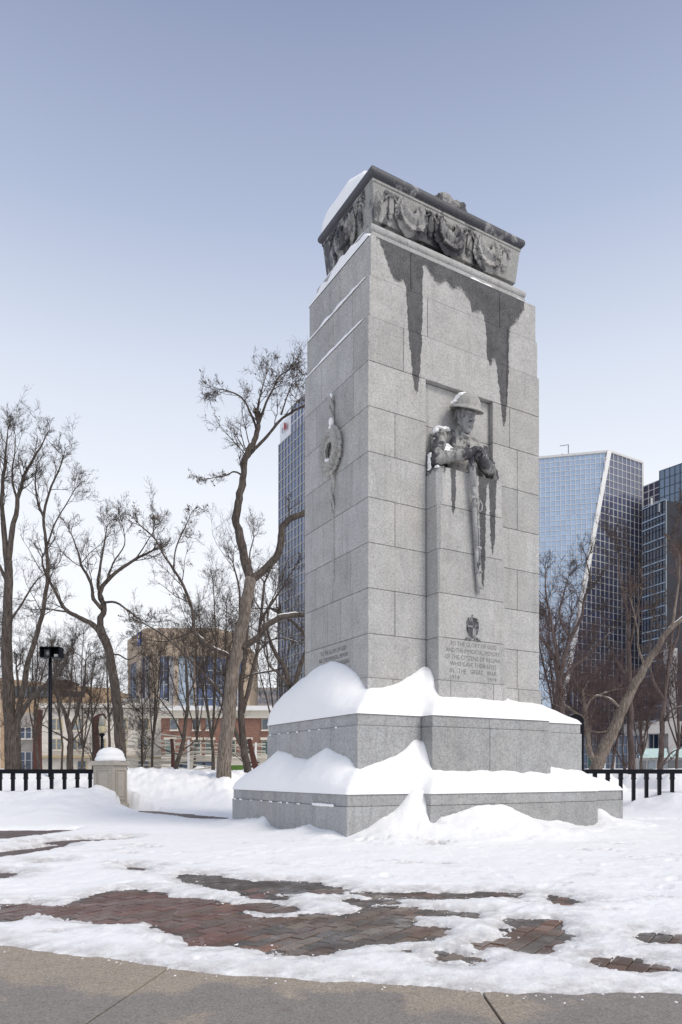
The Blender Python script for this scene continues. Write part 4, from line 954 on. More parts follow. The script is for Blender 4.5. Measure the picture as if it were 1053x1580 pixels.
# dark right-hand face, trapezoid
exd = rdir.normalized(); nxr = 21; wR = (RB-TB).length; nzr = 47
facade(tw, RB-exd*wR-off, exd*(wR/nxr), Vector((0, 0, 67.5/nzr)), nxr, nzr, GL['dark'], MULL, keep=lambda a, b: a*wR+.3 > (TT-TB).dot(exd)*b, mw=.11, lim=150)
eh = hd2; wL = 26; nxl = 19; nzl = 62; sl_ = -sdirn; shift = (TT-TB).dot(-hd2)
oL = TB+hd2*wL; full = wL+shift; nxl = int(full/1.0)
facade(tw, TB+hd2*wL-off, -hd2*1.0, sl_/nzl, nxl, nzl, GL['blue'], MULL, keep=lambda a, b: a*full-.62 < wL+shift*b, mw=.09, lim=150)
mb = MB(); d_ = TT-TB; mb.obox(TB-off+Vector((-.45, -.28, 0)), Vector((.85, 0, 0)), Vector((0, .5, 0)), d_+Vector((0, 0, .4))); mb.build('corner_edge', plain('white_metal', (.78, .77, .75), .5), tw)
mb = MB(); mb.obox(RB-off+Vector((-.2, -.25, 0)), Vector((.4, .1, 0)), Vector((0, .4, 0)), Vector((0, 0, 67.8))); mb.build('edge_strip', MULL, tw)
mb = MB(); mb.obox(TT-off+Vector((0, -.3, 0)), rdir, Vector((0, .4, 0)), Vector((0, 0, .45))); mb.obox(TT-off+Vector((0, -.3, 0)), hd2*26, Vector((0, .4, 0)), Vector((0, 0, .45))); mb.build('parapet', MULL, tw)
mb = MB(); q = TT-off+hd2*7.8+Vector((0, 1, .3)); mb.tube([q, q+Vector((0, 0, 2.6))], .10, 5); mb.tube([q+Vector((0, 0, 2.55)), q+Vector((-1.8, 0, 2.3))], .07, 5); mb.tube([q+Vector((-1.3, 0, 0)), q+Vector((-1.3, 0, .6))], .2, 5); mb.build('antenna', plain('grey_metal', (.2, .2, .2), .5), tw)
# stepped dark glass block at the right edge
db = empty('office_block', (65, 130, 0)); tag(db, 'dark blue glass office block with white floor bands at the right edge of the view', 'office block')
ob = Vector(db.location)
def vface(parent, pa, pb, Ya, Yb, ya, ybot, nx, nz, gl, ml, mw=.12, lim=40, off=ob):
    a = at(pa, ya, Ya); b = at(pb, ya, Yb); zt_ = a.z; zb = max(0, CAMH+(HY-ybot)/FPX*Ya)
    o = Vector((a.x, a.y, zb)); ex = Vector((b.x-a.x, b.y-a.y, 0))/nx; facade(parent, o-off, ex, Vector((0, 0, (zt_-zb)/nz)), nx, nz, gl, ml, mw=mw, lim=lim, rn=.002, face=(-1, -.2, 0))
    mb = MB(); nn = Vector((-(b.y-a.y), b.x-a.x, 0)).normalized(); nn = nn if nn.y > 0 else -nn
    mb.obox(o-off+nn*.1, ex*nx, nn*14, Vector((0, 0, zt_-zb-.05))); mb.build('body', DARKW, parent)
    return a, b
vface(db, 993.5, 1028, 137, 132, 787, 1195, 7, 30, GL['navy'], DARKW, off=ob, mw=.06)
A_, B_ = at(993.5, 787, 137), at(1028, 787, 132); zt_ = A_.z
mb = MB(); z = zt_; k = 0
e_ = Vector((B_.x-A_.x, B_.y-A_.y, 0))
while z > 3:
    mb.obox(Vector((A_.x-.05, A_.y, z))-ob, e_, Vector((-.25, 0, 0)), Vector((0, 0, .17))); z -= (1.55 if k % 2 else 2.6); k += 1
mb.build('floor_band', plain('band_grey', (.32, .40, .50), .4), db); z_list = z
C_ = Vector((B_.x+2.6, B_.y+3.2, 0)); e2_ = C_-Vector((B_.x, B_.y, 0))
facade(db, Vector((B_.x, B_.y, 0))-ob, e2_/2, Vector((0, 0, zt_/22)), 2, 22, GL['green'], plain('band_teal', (.35, .42, .44), .4), mw=.16, lim=20)
mb = MB(); mb.obox(Vector((B_.x, B_.y+.3, 0))-ob, e2_*.98, Vector((.6, 9, 0)), Vector((0, 0, zt_-.3))); mb.build('body', DARKW, db)
vface(db, 993.5, 1019, 152, 148.5, 751, 1000, 3, 24, GL['plum'], MULL, mw=.15, off=ob)
vface(db, 1018.5, 1075, 147, 141, 727, 1195, 7, 34, GL['steel'], plain('joint_dark', (.06, .08, .11), .5), mw=.10, off=ob)
mb = MB(); q = at(1006, 790, 136); mb.tube([q-ob, q-ob+Vector((0, 0, 2.6))], .18, 6); q2 = at(1009, 790, 136); mb.tube([q2-ob, q2-ob+Vector((0, 0, 1.5))], .14, 6); q3 = at(1018, 790, 133); mb.tube([q3-ob, q3-ob+Vector((0, 0, 1.6))], .1, 6); mb.build('roof_antenna', MULL, db)
# navy glass tower behind the shaft on the left
lt = empty('office_tower', (0, 115, 0)); tag(lt, 'navy blue glass office tower half hidden behind the left side of the memorial', 'tower')
ol = Vector(lt.location); Yt = 120; P0 = at(431, 687, Yt); dL = Vector((.5, -.866, 0)); zt_ = P0.z
facade(lt, Vector((P0.x, P0.y, 0))-ol, dL*1.15, Vector((0, 0, zt_/36)), 14, 36, GL['left'], plain('mullion_beige', (.40, .40, .38), .6), mw=.14, lim=200)
facade(lt, Vector((P0.x, P0.y, 0))+dL*1.15*4+Vector((0, 0, zt_+.01))-ol, dL*1.15, Vector((0, 0, 1.4)), 10, 3, GL['left'], MULL, mw=.14, lim=50)
mb = MB(); mb.obox(Vector((P0.x, P0.y, 0))+Vector((.2, .1, 0))-ol, dL*17, Vector((16, 9, 0)), Vector((0, 0, zt_-.02))); mb.obox(Vector((P0.x, P0.y, zt_))+dL*4.62+Vector((.2, .1, 0))-ol, dL*12, Vector((15, 9, 0)), Vector((0, 0, 4.1))); mb.build('body', DARKW, lt)
sg_ = MB(); sg_.obox(Vector((P0.x, P0.y, zt_+.0))+dL*.05+Vector((.1, .2, 0))-ol, dL*4.45, Vector((8, 5, 0)), Vector((0, 0, 3.5))); sgo = sg_.build('sign_wall', plain('sign_white', (.72, .73, .76), .6), lt)
rs = MB(); q = Vector((P0.x, P0.y, zt_+1.9))+dL*2.3-ol+Vector((-.15, -.1, 0)); rs.add([q+dL*-.1+Vector((0, 0, .9)), q+dL*.8+Vector((0, 0, .4)), q+dL*.7+Vector((0, 0, -.5)), q+dL*-.3+Vector((0, 0, -.3))], [(0, 1, 2, 3)]); rs.build('red_logo', plain('sign_red', (.30, .025, .03), .5), sgo)
q = q-dL*.9; MB().obox(q+Vector((0, 0, -.6)), dL*.35, Vector((.02, .02, 0)), Vector((0, 0, .9))).build('logo_letter', plain('sign_grey', (.25, .25, .27), .5), sgo)

# brown bank building
bb = empty('bank_building', (-25, 95, 0)); tag(bb, 'tan concrete bank building with chamfered corner and blue sign above the stone building', 'office building'); oB = Vector(bb.location)
TAN = plain('tan_concrete', (.42, .33, .245), .85, var=.1, vs=.5); TAN2 = plain('tan_light', (.49, .40, .31), .85, var=.08, vs=.4)
nodes_ = [at(200, 989, 101), at(226, 970, 92.5), at(332, 970, 92.5), at(383, 982, 98)]
zt_ = nodes_[1].z; ring = [Vector((p.x, p.y, 0)) for p in nodes_]; zlow = CAMH+(HY-1013)/FPX*92.5
def wallseg(parent, a, b, z0, z1, thick, mat, name, out_=.0, off=oB):
    d = b-a; nn = Vector((d.y, -d.x, 0)).normalized(); nn = nn if nn.y < 0 else -nn
    return MB().obox(a+nn*out_+Vector((0, 0, z0))-off, d, -nn*thick, Vector((0, 0, z1-z0))).build(name, mat, parent)
mb = MB(); bp = [ring[0], ring[1], ring[2], ring[3], ring[3]+Vector((0, 18, 0)), ring[0]+Vector((0, 18, 0))]
cc = Vector((-24, 108, 0)); mb.prism([((p+(cc-p)*.06)-oB)[:2] for p in bp], 0, zt_-.1); mb.build('body', TAN, bb)
for a, b in zip(ring[:-1], ring[1:]): wallseg(bb, a, b, zlow, zt_, 1.2, TAN, 'parapet_panel', .3)
zb = 0
def along(a, b, t): return a+(b-a)*t
for (a, b, cols_) in ((ring[0], ring[1], [(0, .1, TAN), (.10, .55, 'G'), (.55, .78, TAN2), (.78, 1, 'D')]),
                      (ring[1], ring[2], [(0, .06, 'G'), (.06, .19, TAN2), (.19, .32, 'S'), (.32, .40, 'B'), (.40, .47, TAN2), (.47, .69, 'B'), (.69, .72, TAN), (.72, .98, 'S'), (.98, 1, TAN)]), (ring[2], ring[3], [(0, .3, 'S'), (.3, .5, TAN), (.5, .8, 'S'), (.8, 1, TAN)])):
    for t0, t1, k in cols_:
        p, q = along(a, b, t0), along(a, b, t1)
        if k in ('G', 'D', 'B', 'S'):
            gm = {'G': GL['steel'], 'D': GL['plum'], 'B': glass_mat('glass_sky', (.36, .45, .55), .12, .1, .6), 'S': GL['left']}[k]
            d = q-p; nx_ = {'G': 3, 'D': 1, 'B': 4, 'S': 2}[k]; nz_ = 9 if k == 'S' else 1
            facade(bb, p-oB, d/nx_, Vector((0, 0, zlow/nz_)), nx_, nz_, gm, plain('frame_grey', (.45, .46, .48), .5), mw=.12, lim=40)
        else: wallseg(bb, p, q, 0, zlow, .8, k, 'pier_panel', .25)
bs = along(ring[0], ring[1], .80); d = (ring[1]-ring[0]).normalized(); nn = Vector((d.y, -d.x, 0)).normalized(); nn = nn if nn.y < 0 else -nn
zs = CAMH+(HY-992)/FPX*94
for (bs_, dd, nn_, zs_, fl) in ((bs-d*1.0, d, nn, zs, 1), (along(ring[2], ring[3], .25), (ring[3]-ring[2]).normalized(), Vector((-.3, -1, 0)).normalized(), CAMH+(HY-1003)/FPX*94, 0)):
    sb = MB().obox(bs_+nn_*.35+Vector((0, 0, zs_-.35))-oB, dd*1.6, nn_*.15, Vector((0, 0, 1.7))).build('bank_sign', plain('sign_blue', (.01, .06, .30), .4), bb)
    o_ = bs_+nn_*.53+Vector((0, 0, zs_-.35))-oB
    mb = MB(); mb.add([o_+dd*.8+Vector((0, 0, .7)), o_+dd*1.4+Vector((0, 0, .8)), o_+dd*1.35+Vector((0, 0, 1.5)), o_+dd*1.05+Vector((0, 0, 1.25)), o_+dd*.75+Vector((0, 0, 1.4))], [(0, 1, 2, 3, 4)]); mb.build('emblem', plain('sign_yellow', (.7, .45, .08) if fl else (.6, .08, .08), .5), sb)
    mb = MB(); mb.add([o_+dd*.15+Vector((0, 0, .35)), o_+dd*.95+Vector((0, 0, .5)), o_+dd*.9+Vector((0, 0, .7)), o_+dd*.5+Vector((0, 0, .95)), o_+dd*.2+Vector((0, 0, .8))], [(0, 1, 2, 3, 4)]); mb.build('lettering', plain('sign_letter', (.6, .66, .8), .5), sb)
# orange building on the far left
ofb = empty('far_building', (-42, 110, 0)); tag(ofb, 'low orange-tan building behind the trees at the far left', 'building'); oo = Vector(ofb.location)
ORG = plain('orange_panel', (.42, .305, .20), .8, var=.1, vs=.3)
def quadwall(parent, off, p0, p1, y0a, y1, Ya, Yb, mat, name, dep=3):
    a = at(p0, y0a, Ya); b = at(p1, y0a, Yb); zb_ = CAMH+(HY-y1)/FPX*Ya
    d = Vector((b.x-a.x, b.y-a.y, 0)); return MB().obox(Vector((a.x, a.y, zb_))-off, d, Vector((0, dep, 0)), Vector((0, 0, a.z-zb_))).build(name, mat, parent)
quadwall(ofb, oo, 60, 172, 1055, 1195, 112, 118, ORG, 'wall', 10); quadwall(ofb, oo, 0, 80, 1046, 1195, 105, 112, ORG, 'wall', 10)
quadwall(ofb, oo, 78, 104, 1047, 1056, 111.5, 113, plain('roof_brown', (.12, .08, .07), .8), 'roof_box', 5)
for i in range(9):
    quadwall(ofb, oo, 4+i*8.3, 9+i*8.3, 1058, 1076, 104.8+i*.75, 105.3+i*.75, GL['win'], 'window', .6)
quadwall(ofb, oo, 92, 128, 1066, 1074, 110, 111, plain('rail_dark', (.06, .05, .05), .6), 'balcony', 1)
# beige stone building
sb_ = empty('stone_building', (-20, 64, 0)); tag(sb_, 'cream limestone building with paired windows behind the left trees', 'building'); os_ = Vector(sb_.location)
LS = M['limestone']; Ys = 64
def sbox(parent, off, p0, p1, y0, y1, Y, dy, mat, name, bev=0):
    a = at(p0, y0, Y); b = at(p1, y1, Y); return MB().box((a.x-off.x, a.y-off.y, b.z-off.z), (b.x-off.x, a.y-off.y+dy, a.z-off.z)).build(name, mat, parent, bevel=bev)
sbox(sb_, os_, 62, 248.5, 1092, 1215, Ys, 9, LS, 'wall')
sbox(sb_, os_, 60, 250, 1085, 1092, Ys-.45, 9, LS, 'cornice'); sbox(sb_, os_, 61, 249, 1094, 1096, Ys-.15, .15, LS, 'string_course')
sbox(sb_, os_, 190, 249, 1078, 1085, Ys+1, 4, plain('roof_slab', (.5, .48, .45), .8), 'attic')
sbox(sb_, os_, 61, 249, 1166, 1170, Ys-.35, .35, plain('belt_ochre', (.42, .33, .20), .8), 'belt_course')
WF = plain('window_frame', (.50, .42, .26), .6); BL = plain('stone_block', (.64, .595, .525), .85, var=.1, vs=1)
def win(parent, off, p0, p1, y0, y1, Y, frame, gl=None, div=1, cross=True):
    w_ = sbox(parent, off, p0, p1, y0, y1, Y-.10, .12, frame, 'window')
    g_ = MB(); a = at(p0, y0, Y); b = at(p1, y1, Y); n2 = div; W_ = (b.x-a.x); bw = W_*.06+.02
    for i in range(n2):
        x0 = a.x+W_*i/n2+bw; x1 = a.x+W_*(i+1)/n2-bw
        if cross: zm = b.z+(a.z-b.z)*.55; g_.box((x0-off.x, a.y-.13-off.y, b.z+.06), (x1-off.x, a.y-.105-off.y, zm-.03)); g_.box((x0-off.x, a.y-.13-off.y, zm+.03), (x1-off.x, a.y-.105-off.y, a.z-.06))
        else: g_.box((x0-off.x, a.y-.13-off.y, b.z+.06), (x1-off.x, a.y-.105-off.y, a.z-.06))
    g_.build('pane', gl or GL['win'], w_)
    sbox(parent, off, p0-1, p1+1, y1, y1+1.6, Y-.25, .25, LS, 'window_sill')
for p0, p1 in ((188, 195.5), (213, 230), (150, 163), (112, 128), (80, 96)):
    for y0, y1 in ((1109, 1127), (1140, 1157)): win(sb_, os_, p0, p1, y0, y1, Ys, WF, div=2 if p1-p0 > 12 else 1)
for p0, p1 in ((213, 231), (170, 184), (120, 134)): win(sb_, os_, p0, p1, 1174, 1198, Ys, WF, GL['navy'], 2)
r_ = 0
for y in range(1098, 1195, 7):                                # ashlar joints: alternate proud stones
    for x in range(64+(r_ % 2)*6, 246, 13):
        if any(a-2 < x+11 and x < b+2 and c-3 < y+6 and y < d+3 for a, b, c, d in [(p0, p1, y0, y1) for p0, p1 in ((188, 195.5), (213, 230), (150, 163), (112, 128), (80, 96)) for y0, y1 in ((1109, 1127), (1140, 1157))]+[(p0, p1, 1174, 1198) for p0, p1 in ((213, 231), (170, 184), (120, 134))]+[(60, 250, 1165, 1171)]): continue
        sbox(sb_, os_, x, x+12.6, y, y+6.6, Ys-.035, .04, BL, 'stone')
    r_ += 1
# left annex with dark glazing
sbox(sb_, os_, 20, 62, 1100, 1215, Ys+3, 5, plain('annex_grey', (.34, .31, .28), .8, var=.1, vs=.6), 'annex')
for i in range(4): win(sb_, os_, 22+i*9.5, 30+i*9.5, 1160, 1190, Ys+3, MULL, GL['navy'], 1)
for i in range(4): win(sb_, os_, 22+i*9.5, 30+i*9.5, 1122, 1140, Ys+3, MULL, GL['navy'], 1)
# red brick building
rb_ = empty('brick_building', (-12, 61, 0)); tag(rb_, 'red brick building with broad cream cornice right of the limestone one', 'building'); orr = Vector(rb_.location)
nB = N('red_brick'); P = nB.coord(); bt = nB.new('ShaderNodeTexBrick'); mp = nB.new('ShaderNodeMapping'); mp.inputs['Rotation'].default_value = (math.pi/2, 0, 0); nB.link(P, mp.inputs[0]); nB.link(mp.outputs[0], bt.inputs['Vector']); bt.inputs['Scale'].default_value = 2
bt.inputs['Color1'].default_value = (.27, .125, .085, 1); bt.inputs['Color2'].default_value = (.20, .10, .075, 1); bt.inputs['Mortar'].default_value = (.25, .19, .16, 1); nB.color(bt.outputs[0]); nB.set(Roughness=.9)
Yb2 = 61; sbox(rb_, orr, 248.7, 432, 1108, 1166, Yb2, 8, nB.m, 'wall'); CRM = plain('cream_trim', (.62, .57, .48), .8, var=.08, vs=1)
sbox(rb_, orr, 247.5, 434, 1089, 1096, Yb2-.6, 8, plain('cornice_top', (.75, .74, .72), .7), 'cornice'); sbox(rb_, orr, 248.5, 432, 1096, 1108, Yb2-.25, 7, CRM, 'frieze_band')
sbox(rb_, orr, 249, 432, 1166, 1170, Yb2-.2, 7, CRM, 'belt_course'); sbox(rb_, orr, 249, 432, 1170, 1215, Yb2+.1, 7, LS, 'ground_floor')
for p0, p1 in ((262.5, 275), (297, 309), (318, 328), (353, 362), (404, 415)): win(rb_, orr, p0, p1, 1109, 1126.5, Yb2, CRM, div=1, cross=False, gl=GL['win'])
for p0, p1 in ((255, 270), (298, 310.5), (317, 330), (352, 364), (378, 388), (404, 416)):
    win(rb_, orr, p0, p1, 1143, 1165, Yb2, CRM, div=1, cross=False, gl=GL['green']); sbox(rb_, orr, p0-2, p1+2, 1138, 1142, Yb2-.2, .2, CRM, 'lintel')
for p0, p1 in ((268, 292), (300, 330), (380, 400)): win(rb_, orr, p0, p1, 1176, 1196, Yb2, DARKW, GL['navy'], 2, False)
# lawn strip
LW = plain('lawn_green', (.10, .20, .035), .95, var=.3, vs=3); o = MB().add([(-11, 50, 0), (-6, 50, 0), (-6, 58.5, 0), (-11, 58.5, 0)], [(0, 1, 2, 3)]).build('lawn', LW); o.location.z = .45; tag(o, kind='structure')
mb = MB().add([(-6.6, 40, .2), (-5.3, 40, .2), (-5.3, 41.2, 1.62), (-6.6, 41.2, 1.62), (-6.6, 41.2, 0), (-5.3, 41.2, 0)], [(0, 1, 2, 3), (3, 2, 5, 4)]); tag(mb.build('grass_bank', LW), kind='structure')
# concrete arcade with glass-roofed kiosks at the right
ar = empty('arcade_building', (62, 100, 0)); tag(ar, 'grey concrete podium with columns and dark windows behind the right railing', 'building'); oa = Vector(ar.location)
Ya = 100
sbox(ar, oa, 988, 1110, 1113, 1132, Ya, 6, CONC, 'lintel_beam'); sbox(ar, oa, 985, 1110, 1133, 1195, Ya+3, 1, GL['navy'], 'glazing')
for p0, p1 in ((988, 1000), (1032, 1045), (1070, 1085)): sbox(ar, oa, p0, p1, 1132, 1200, Ya, 1.5, CONC, 'column')
sbox(ar, oa, 1034, 1046, 1000, 1113, Ya+2, 2, CONC, 'wall_strip')
for i in range(6): sbox(ar, oa, 1001+i*8, 1001.8+i*8, 1133, 1195, Ya+2.8, .2, MULL, 'mullion')
tmu = MB()
for k_, (p0, p1) in enumerate(((987, 1033), (1032, 1080))):
    Yk = 55+2*k_; kk = empty('kiosk', ((p0+p1)/2/FPX*Yk-CX/FPX*Yk, Yk, 0)); tag(kk, ('low kiosk with snowy green glass roof left of the slim tree at the right edge', 'low kiosk with snowy green glass roof at the extreme right')[k_], 'kiosk', 'kiosks with green roofs'); ok_ = Vector(kk.location)
    a, b = at(p0, 1167, Yk), at(p1, 1167, Yk); c, d = at(p0+9, 1155, Yk+1.5), at(p1-4, 1155, Yk+1.5)
    MB().add([a-ok_, b-ok_, d-ok_, c-ok_, a-ok_-Vector((0, 0, .12)), b-ok_-Vector((0, 0, .12)), d-ok_-Vector((0, 0, .12)), c-ok_-Vector((0, 0, .12))], [(0, 1, 2, 3), (7, 6, 5, 4), (0, 4, 5, 1), (1, 5, 6, 2), (2, 6, 7, 3), (3, 7, 4, 0)]).build('roof', plain('roof_green_snow', (.52, .66, .62), .6, var=.25, vs=1.5), kk)
    MB().box((a.x-ok_.x+.1, .3, 0), (b.x-ok_.x-.1, 1.6, a.z-.15)).build('wall', CONC, kk)
    W3 = (b.x-a.x)
    for t0, t1 in ((.05, .28), (.35, .6), (.68, .95)): MB().box((a.x-ok_.x+W3*t0, .24, .7), (a.x-ok_.x+W3*t1, .29, a.z-.35)).build('window', GL['win'], kk)
# tower lobby grid, green doors and posts behind the right railing
lob = empty('glazed_lobby', (40, 95, 0)); tag(lob, 'dark gridded glass lobby front behind the leaning tree on the right', 'glass front'); ol2 = Vector(lob.location)
a, b = at(900, 1135, 95), at(989, 1135, 95); facade(lob, Vector((a.x, a.y, 0))-ol2, Vector(((b.x-a.x)/13, 0, 0)), Vector((0, 0, (a.z)/5)), 13, 5, GL['navy'], plain('lobby_frame', (.22, .22, .23), .5), mw=.07, lim=65)
MB().box((a.x-ol2.x, .1, 0), (b.x-ol2.x, 3, a.z)).build('body', DARKW, lob)
for px_ in (934, 949, 1001): 
    q = at(px_, 1168, 60); o = MB().tube([(0, 0, 0), (0, 0, q.z)], .06, 6).build('marker_post', MULL); o.location = (q.x, 60, 0); tag(o, {934: 'thin pale post beside the green door behind the right railing', 949: 'thin pale post in front of the dark gridded lobby', 1001: 'thin pale post in front of the green-roofed kiosk'}[px_], 'post', 'pale posts behind the right railing')
q = at(921, 1168, 62); o = MB().box((-.7, 0, 0), (.7, .1, q.z)).build('green_panel', plain('dark_green', (.01, .06, .05), .4)); o.location = (q.x, 62, 0); tag(o, 'dark green panel behind the base of the leaning tree', 'panel')
# distant grey block between the trees
fb = empty('far_building', (-12, 200, 0)); tag(fb, 'distant grey apartment block between the tree trunks left of the memorial', 'building'); of = Vector(fb.location)
q0 = sbox(fb, of, 398, 432, 1061, 1195, 200, 15, plain('far_grey', (.34, .30, .29), .8), 'wall')
for j in range(6):
    for i in range(4): sbox(fb, of, 400+i*8, 405+i*8, 1066+j*12, 1071+j*12, 199.7, .3, GL['win'], 'window')

# wavy slatted screen and rust steel fins
PALE = plain('screen_pale', (.55, .52, .44), .6); WHT = plain('post_white', (.8, .8, .8), .5)
Ysn = 44; scn = empty('wavy_screen', ((300-CX)/FPX*Ysn, Ysn, 0)); tag(scn, 'long screen of wavy pale slats between white posts behind the snowbank', 'screen'); oc = Vector(scn.location)
for k in range(17):
    y0 = 1136+k*3.4+random.uniform(-.8, .8); ph = random.uniform(0, 6); am = random.uniform(1.5, 3.6); pts = []
    xs, xe = random.choice([(186, 300), (205, 415), (195, 415), (230, 415)]) if k > 2 else (205, 300)
    for px_ in np.arange(xs, xe, 5.0): p = at(px_, y0+am*math.sin(px_/21+ph)+1.5*math.sin(px_/50+k), Ysn+.3*math.sin(px_/30+k)); pts.append(p-oc)
    MB().tube(pts, .042, 5).build('slat', PALE, scn)
for px_ in (291, 395): q = at(px_, 1142 if px_ == 291 else 1146, Ysn-.4); MB().box((q.x-oc.x-.055, -.45, 0), (q.x-oc.x+.055, -.35, q.z)).build('post', WHT, scn)
RUST = plain('rust_steel', (.085, .032, .024), .85, var=.3, vs=2)
def fin(pts, w0, w1, Y, label):
    P_ = [at(px_, py_, Y) for px_, py_ in pts]; o_ = Vector((P_[0].x, Y, 0)); n = len(P_); vs = []
    for i, p in enumerate(P_):
        w_ = (w0+(w1-w0)*i/(n-1)); d = P_[min(i+1, n-1)]-P_[max(i-1, 0)]; s_ = Vector((d.z, 0, -d.x)).normalized()*w_/2
        vs += [p-s_-o_, p+s_-o_, p+s_-o_+Vector((0, .35, 0)), p-s_-o_+Vector((0, .35, 0))]
    fs = [(i*4+j, i*4+(j+1) % 4, (i+1)*4+(j+1) % 4, (i+1)*4+j) for i in range(n-1) for j in range(4)]+[(3, 2, 1, 0), tuple(range(4*n-4, 4*n))]
    o = MB().add(vs, fs).build('steel_fin', RUST); o.location = o_; tag(o, label, 'sculpture', 'curved rust steel fins')
fin([(151, 1205), (148, 1170), (146, 1140), (145, 1118), (147, 1108), (153, 1105), (160, 1104)], .30, .22, 40, 'curved rust brown steel fin behind the cream street lamp')
fin([(399, 1200), (393, 1180), (388, 1160), (384, 1140)], .30, .18, 36, 'rust brown steel fin beside the double trunk left of the steps')
fin([(57, 1200), (56, 1160), (56, 1130), (58, 1095)], .45, .40, 46, 'broad dark rust fin left of the floodlight pole')
fin([(266, 1195), (266, 1160), (264, 1140)], .16, .12, 42, 'narrow rust fin behind the wavy screen')

# ------------------------------------------------------------------ TREES
def seg_mesh(name, p0, p1, r0, r1, k=3):
    n = len(p0); d = p1-p0; L = np.linalg.norm(d, axis=1, keepdims=True)+1e-9; d = d/L
    ref = np.where(np.abs(d[:, 2:3]) > .9, np.array([[1., 0, 0]]), np.array([[0, 0, 1.]]))
    a = np.cross(d, ref); a /= np.linalg.norm(a, axis=1, keepdims=True)+1e-9; b = np.cross(d, a)
    V_ = np.empty((n, 2*k, 3))
    for j in range(k):
        t = 2*math.pi*j/k; o_ = a*math.cos(t)+b*math.sin(t); V_[:, j] = p0+o_*r0[:, None]; V_[:, k+j] = p1+o_*r1[:, None]
    base = (np.arange(n)*2*k)[:, None, None]; f = np.array([[j, (j+1) % k, k+(j+1) % k, k+j] for j in range(k)])[None]
    return arr_mesh(name, V_.reshape(-1, 3), (base+f).reshape(-1, 4), True)
TRI = [0]
def smooth_line(pts, rad, sub=4):
    out_, ro = [], []
    for i in range(len(pts)-1):
        p0, p1, p2, p3 = (pts[max(i-1, 0)], pts[i], pts[i+1], pts[min(i+2, len(pts)-1)])
        for s in range(sub):
            t = s/sub; out_.append(.5*((2*p1)+(p2-p0)*t+(2*p0-5*p1+4*p2-p3)*t*t+(3*p1-p0-3*p2+p3)*t**3)); ro.append(rad[i]+(rad[i+1]-rad[i])*t)
    out_.append(pts[-1]); ro.append(rad[-1]); return out_, ro
def grow(starts, levels, rng, up=.12, flat=1.0):
    """starts: list of (p, dir, len, r); returns thick and thin segments, level by level"""
    thick, thin_ = [], []
    P_ = np.array([s[0] for s in starts]); D_ = np.array([s[1] for s in starts]); Ln = np.array([s[2] for s in starts]); R_ = np.array([s[3] for s in starts])
    for lv, (nseg, wander, nch, ratio, ang, rr) in enumerate(levels):
        n = len(P_); cp, cdn, cl, crr = [], [], [], []; pos = P_.copy(); d = D_.copy(); seg = Ln/nseg
        for s in range(nseg):
            d = d+rng.normal(0, wander, (n, 3)); d[:, 2] += up*.5; d /= np.linalg.norm(d, axis=1, keepdims=True)
            q = pos+d*seg[:, None]; ra = R_*(1-.78*s/nseg); rb2 = R_*(1-.78*(s+1)/nseg)
            (thick if lv == 0 else thin_).append((pos.copy(), q.copy(), ra, rb2))
            if nch > 0 and (s > 0 or lv > 0):
                pr = nch/nseg; m = rng.random(n) < min(pr, 1); reps = 1 if pr <= 1 else int(round(pr))
                for _ in range(reps):
                    mm = m if pr <= 1 else np.ones(n, bool); k = mm.sum()
                    if k == 0: continue
                    rnd = rng.normal(0, 1, (k, 3)); rnd -= (rnd*d[mm]).sum(1, keepdims=True)*d[mm]; rnd /= np.linalg.norm(rnd, axis=1, keepdims=True)+1e-9
                    a = ang*rng.uniform(.7, 1.3, (k, 1)); nd = d[mm]*np.cos(a)+rnd*np.sin(a); nd[:, 2] += up
                    nd /= np.linalg.norm(nd, axis=1, keepdims=True)
                    cp.append((pos+(q-pos)*rng.random((n, 1)))[mm]); cdn.append(nd); cl.append((Ln*ratio)[mm]*rng.uniform(.55, 1.25, k)*(1-.35*s/nseg)); crr.append(np.maximum(ra[mm]*rr, .0035))
            pos = q
        if not cp: break
        P_, D_, Ln, R_ = np.concatenate(cp), np.concatenate(cdn), np.concatenate(cl), np.concatenate(crr)
    return thick, thin_
def cat_(L): return [np.concatenate([x[i] for x in L]) for i in range(4)]
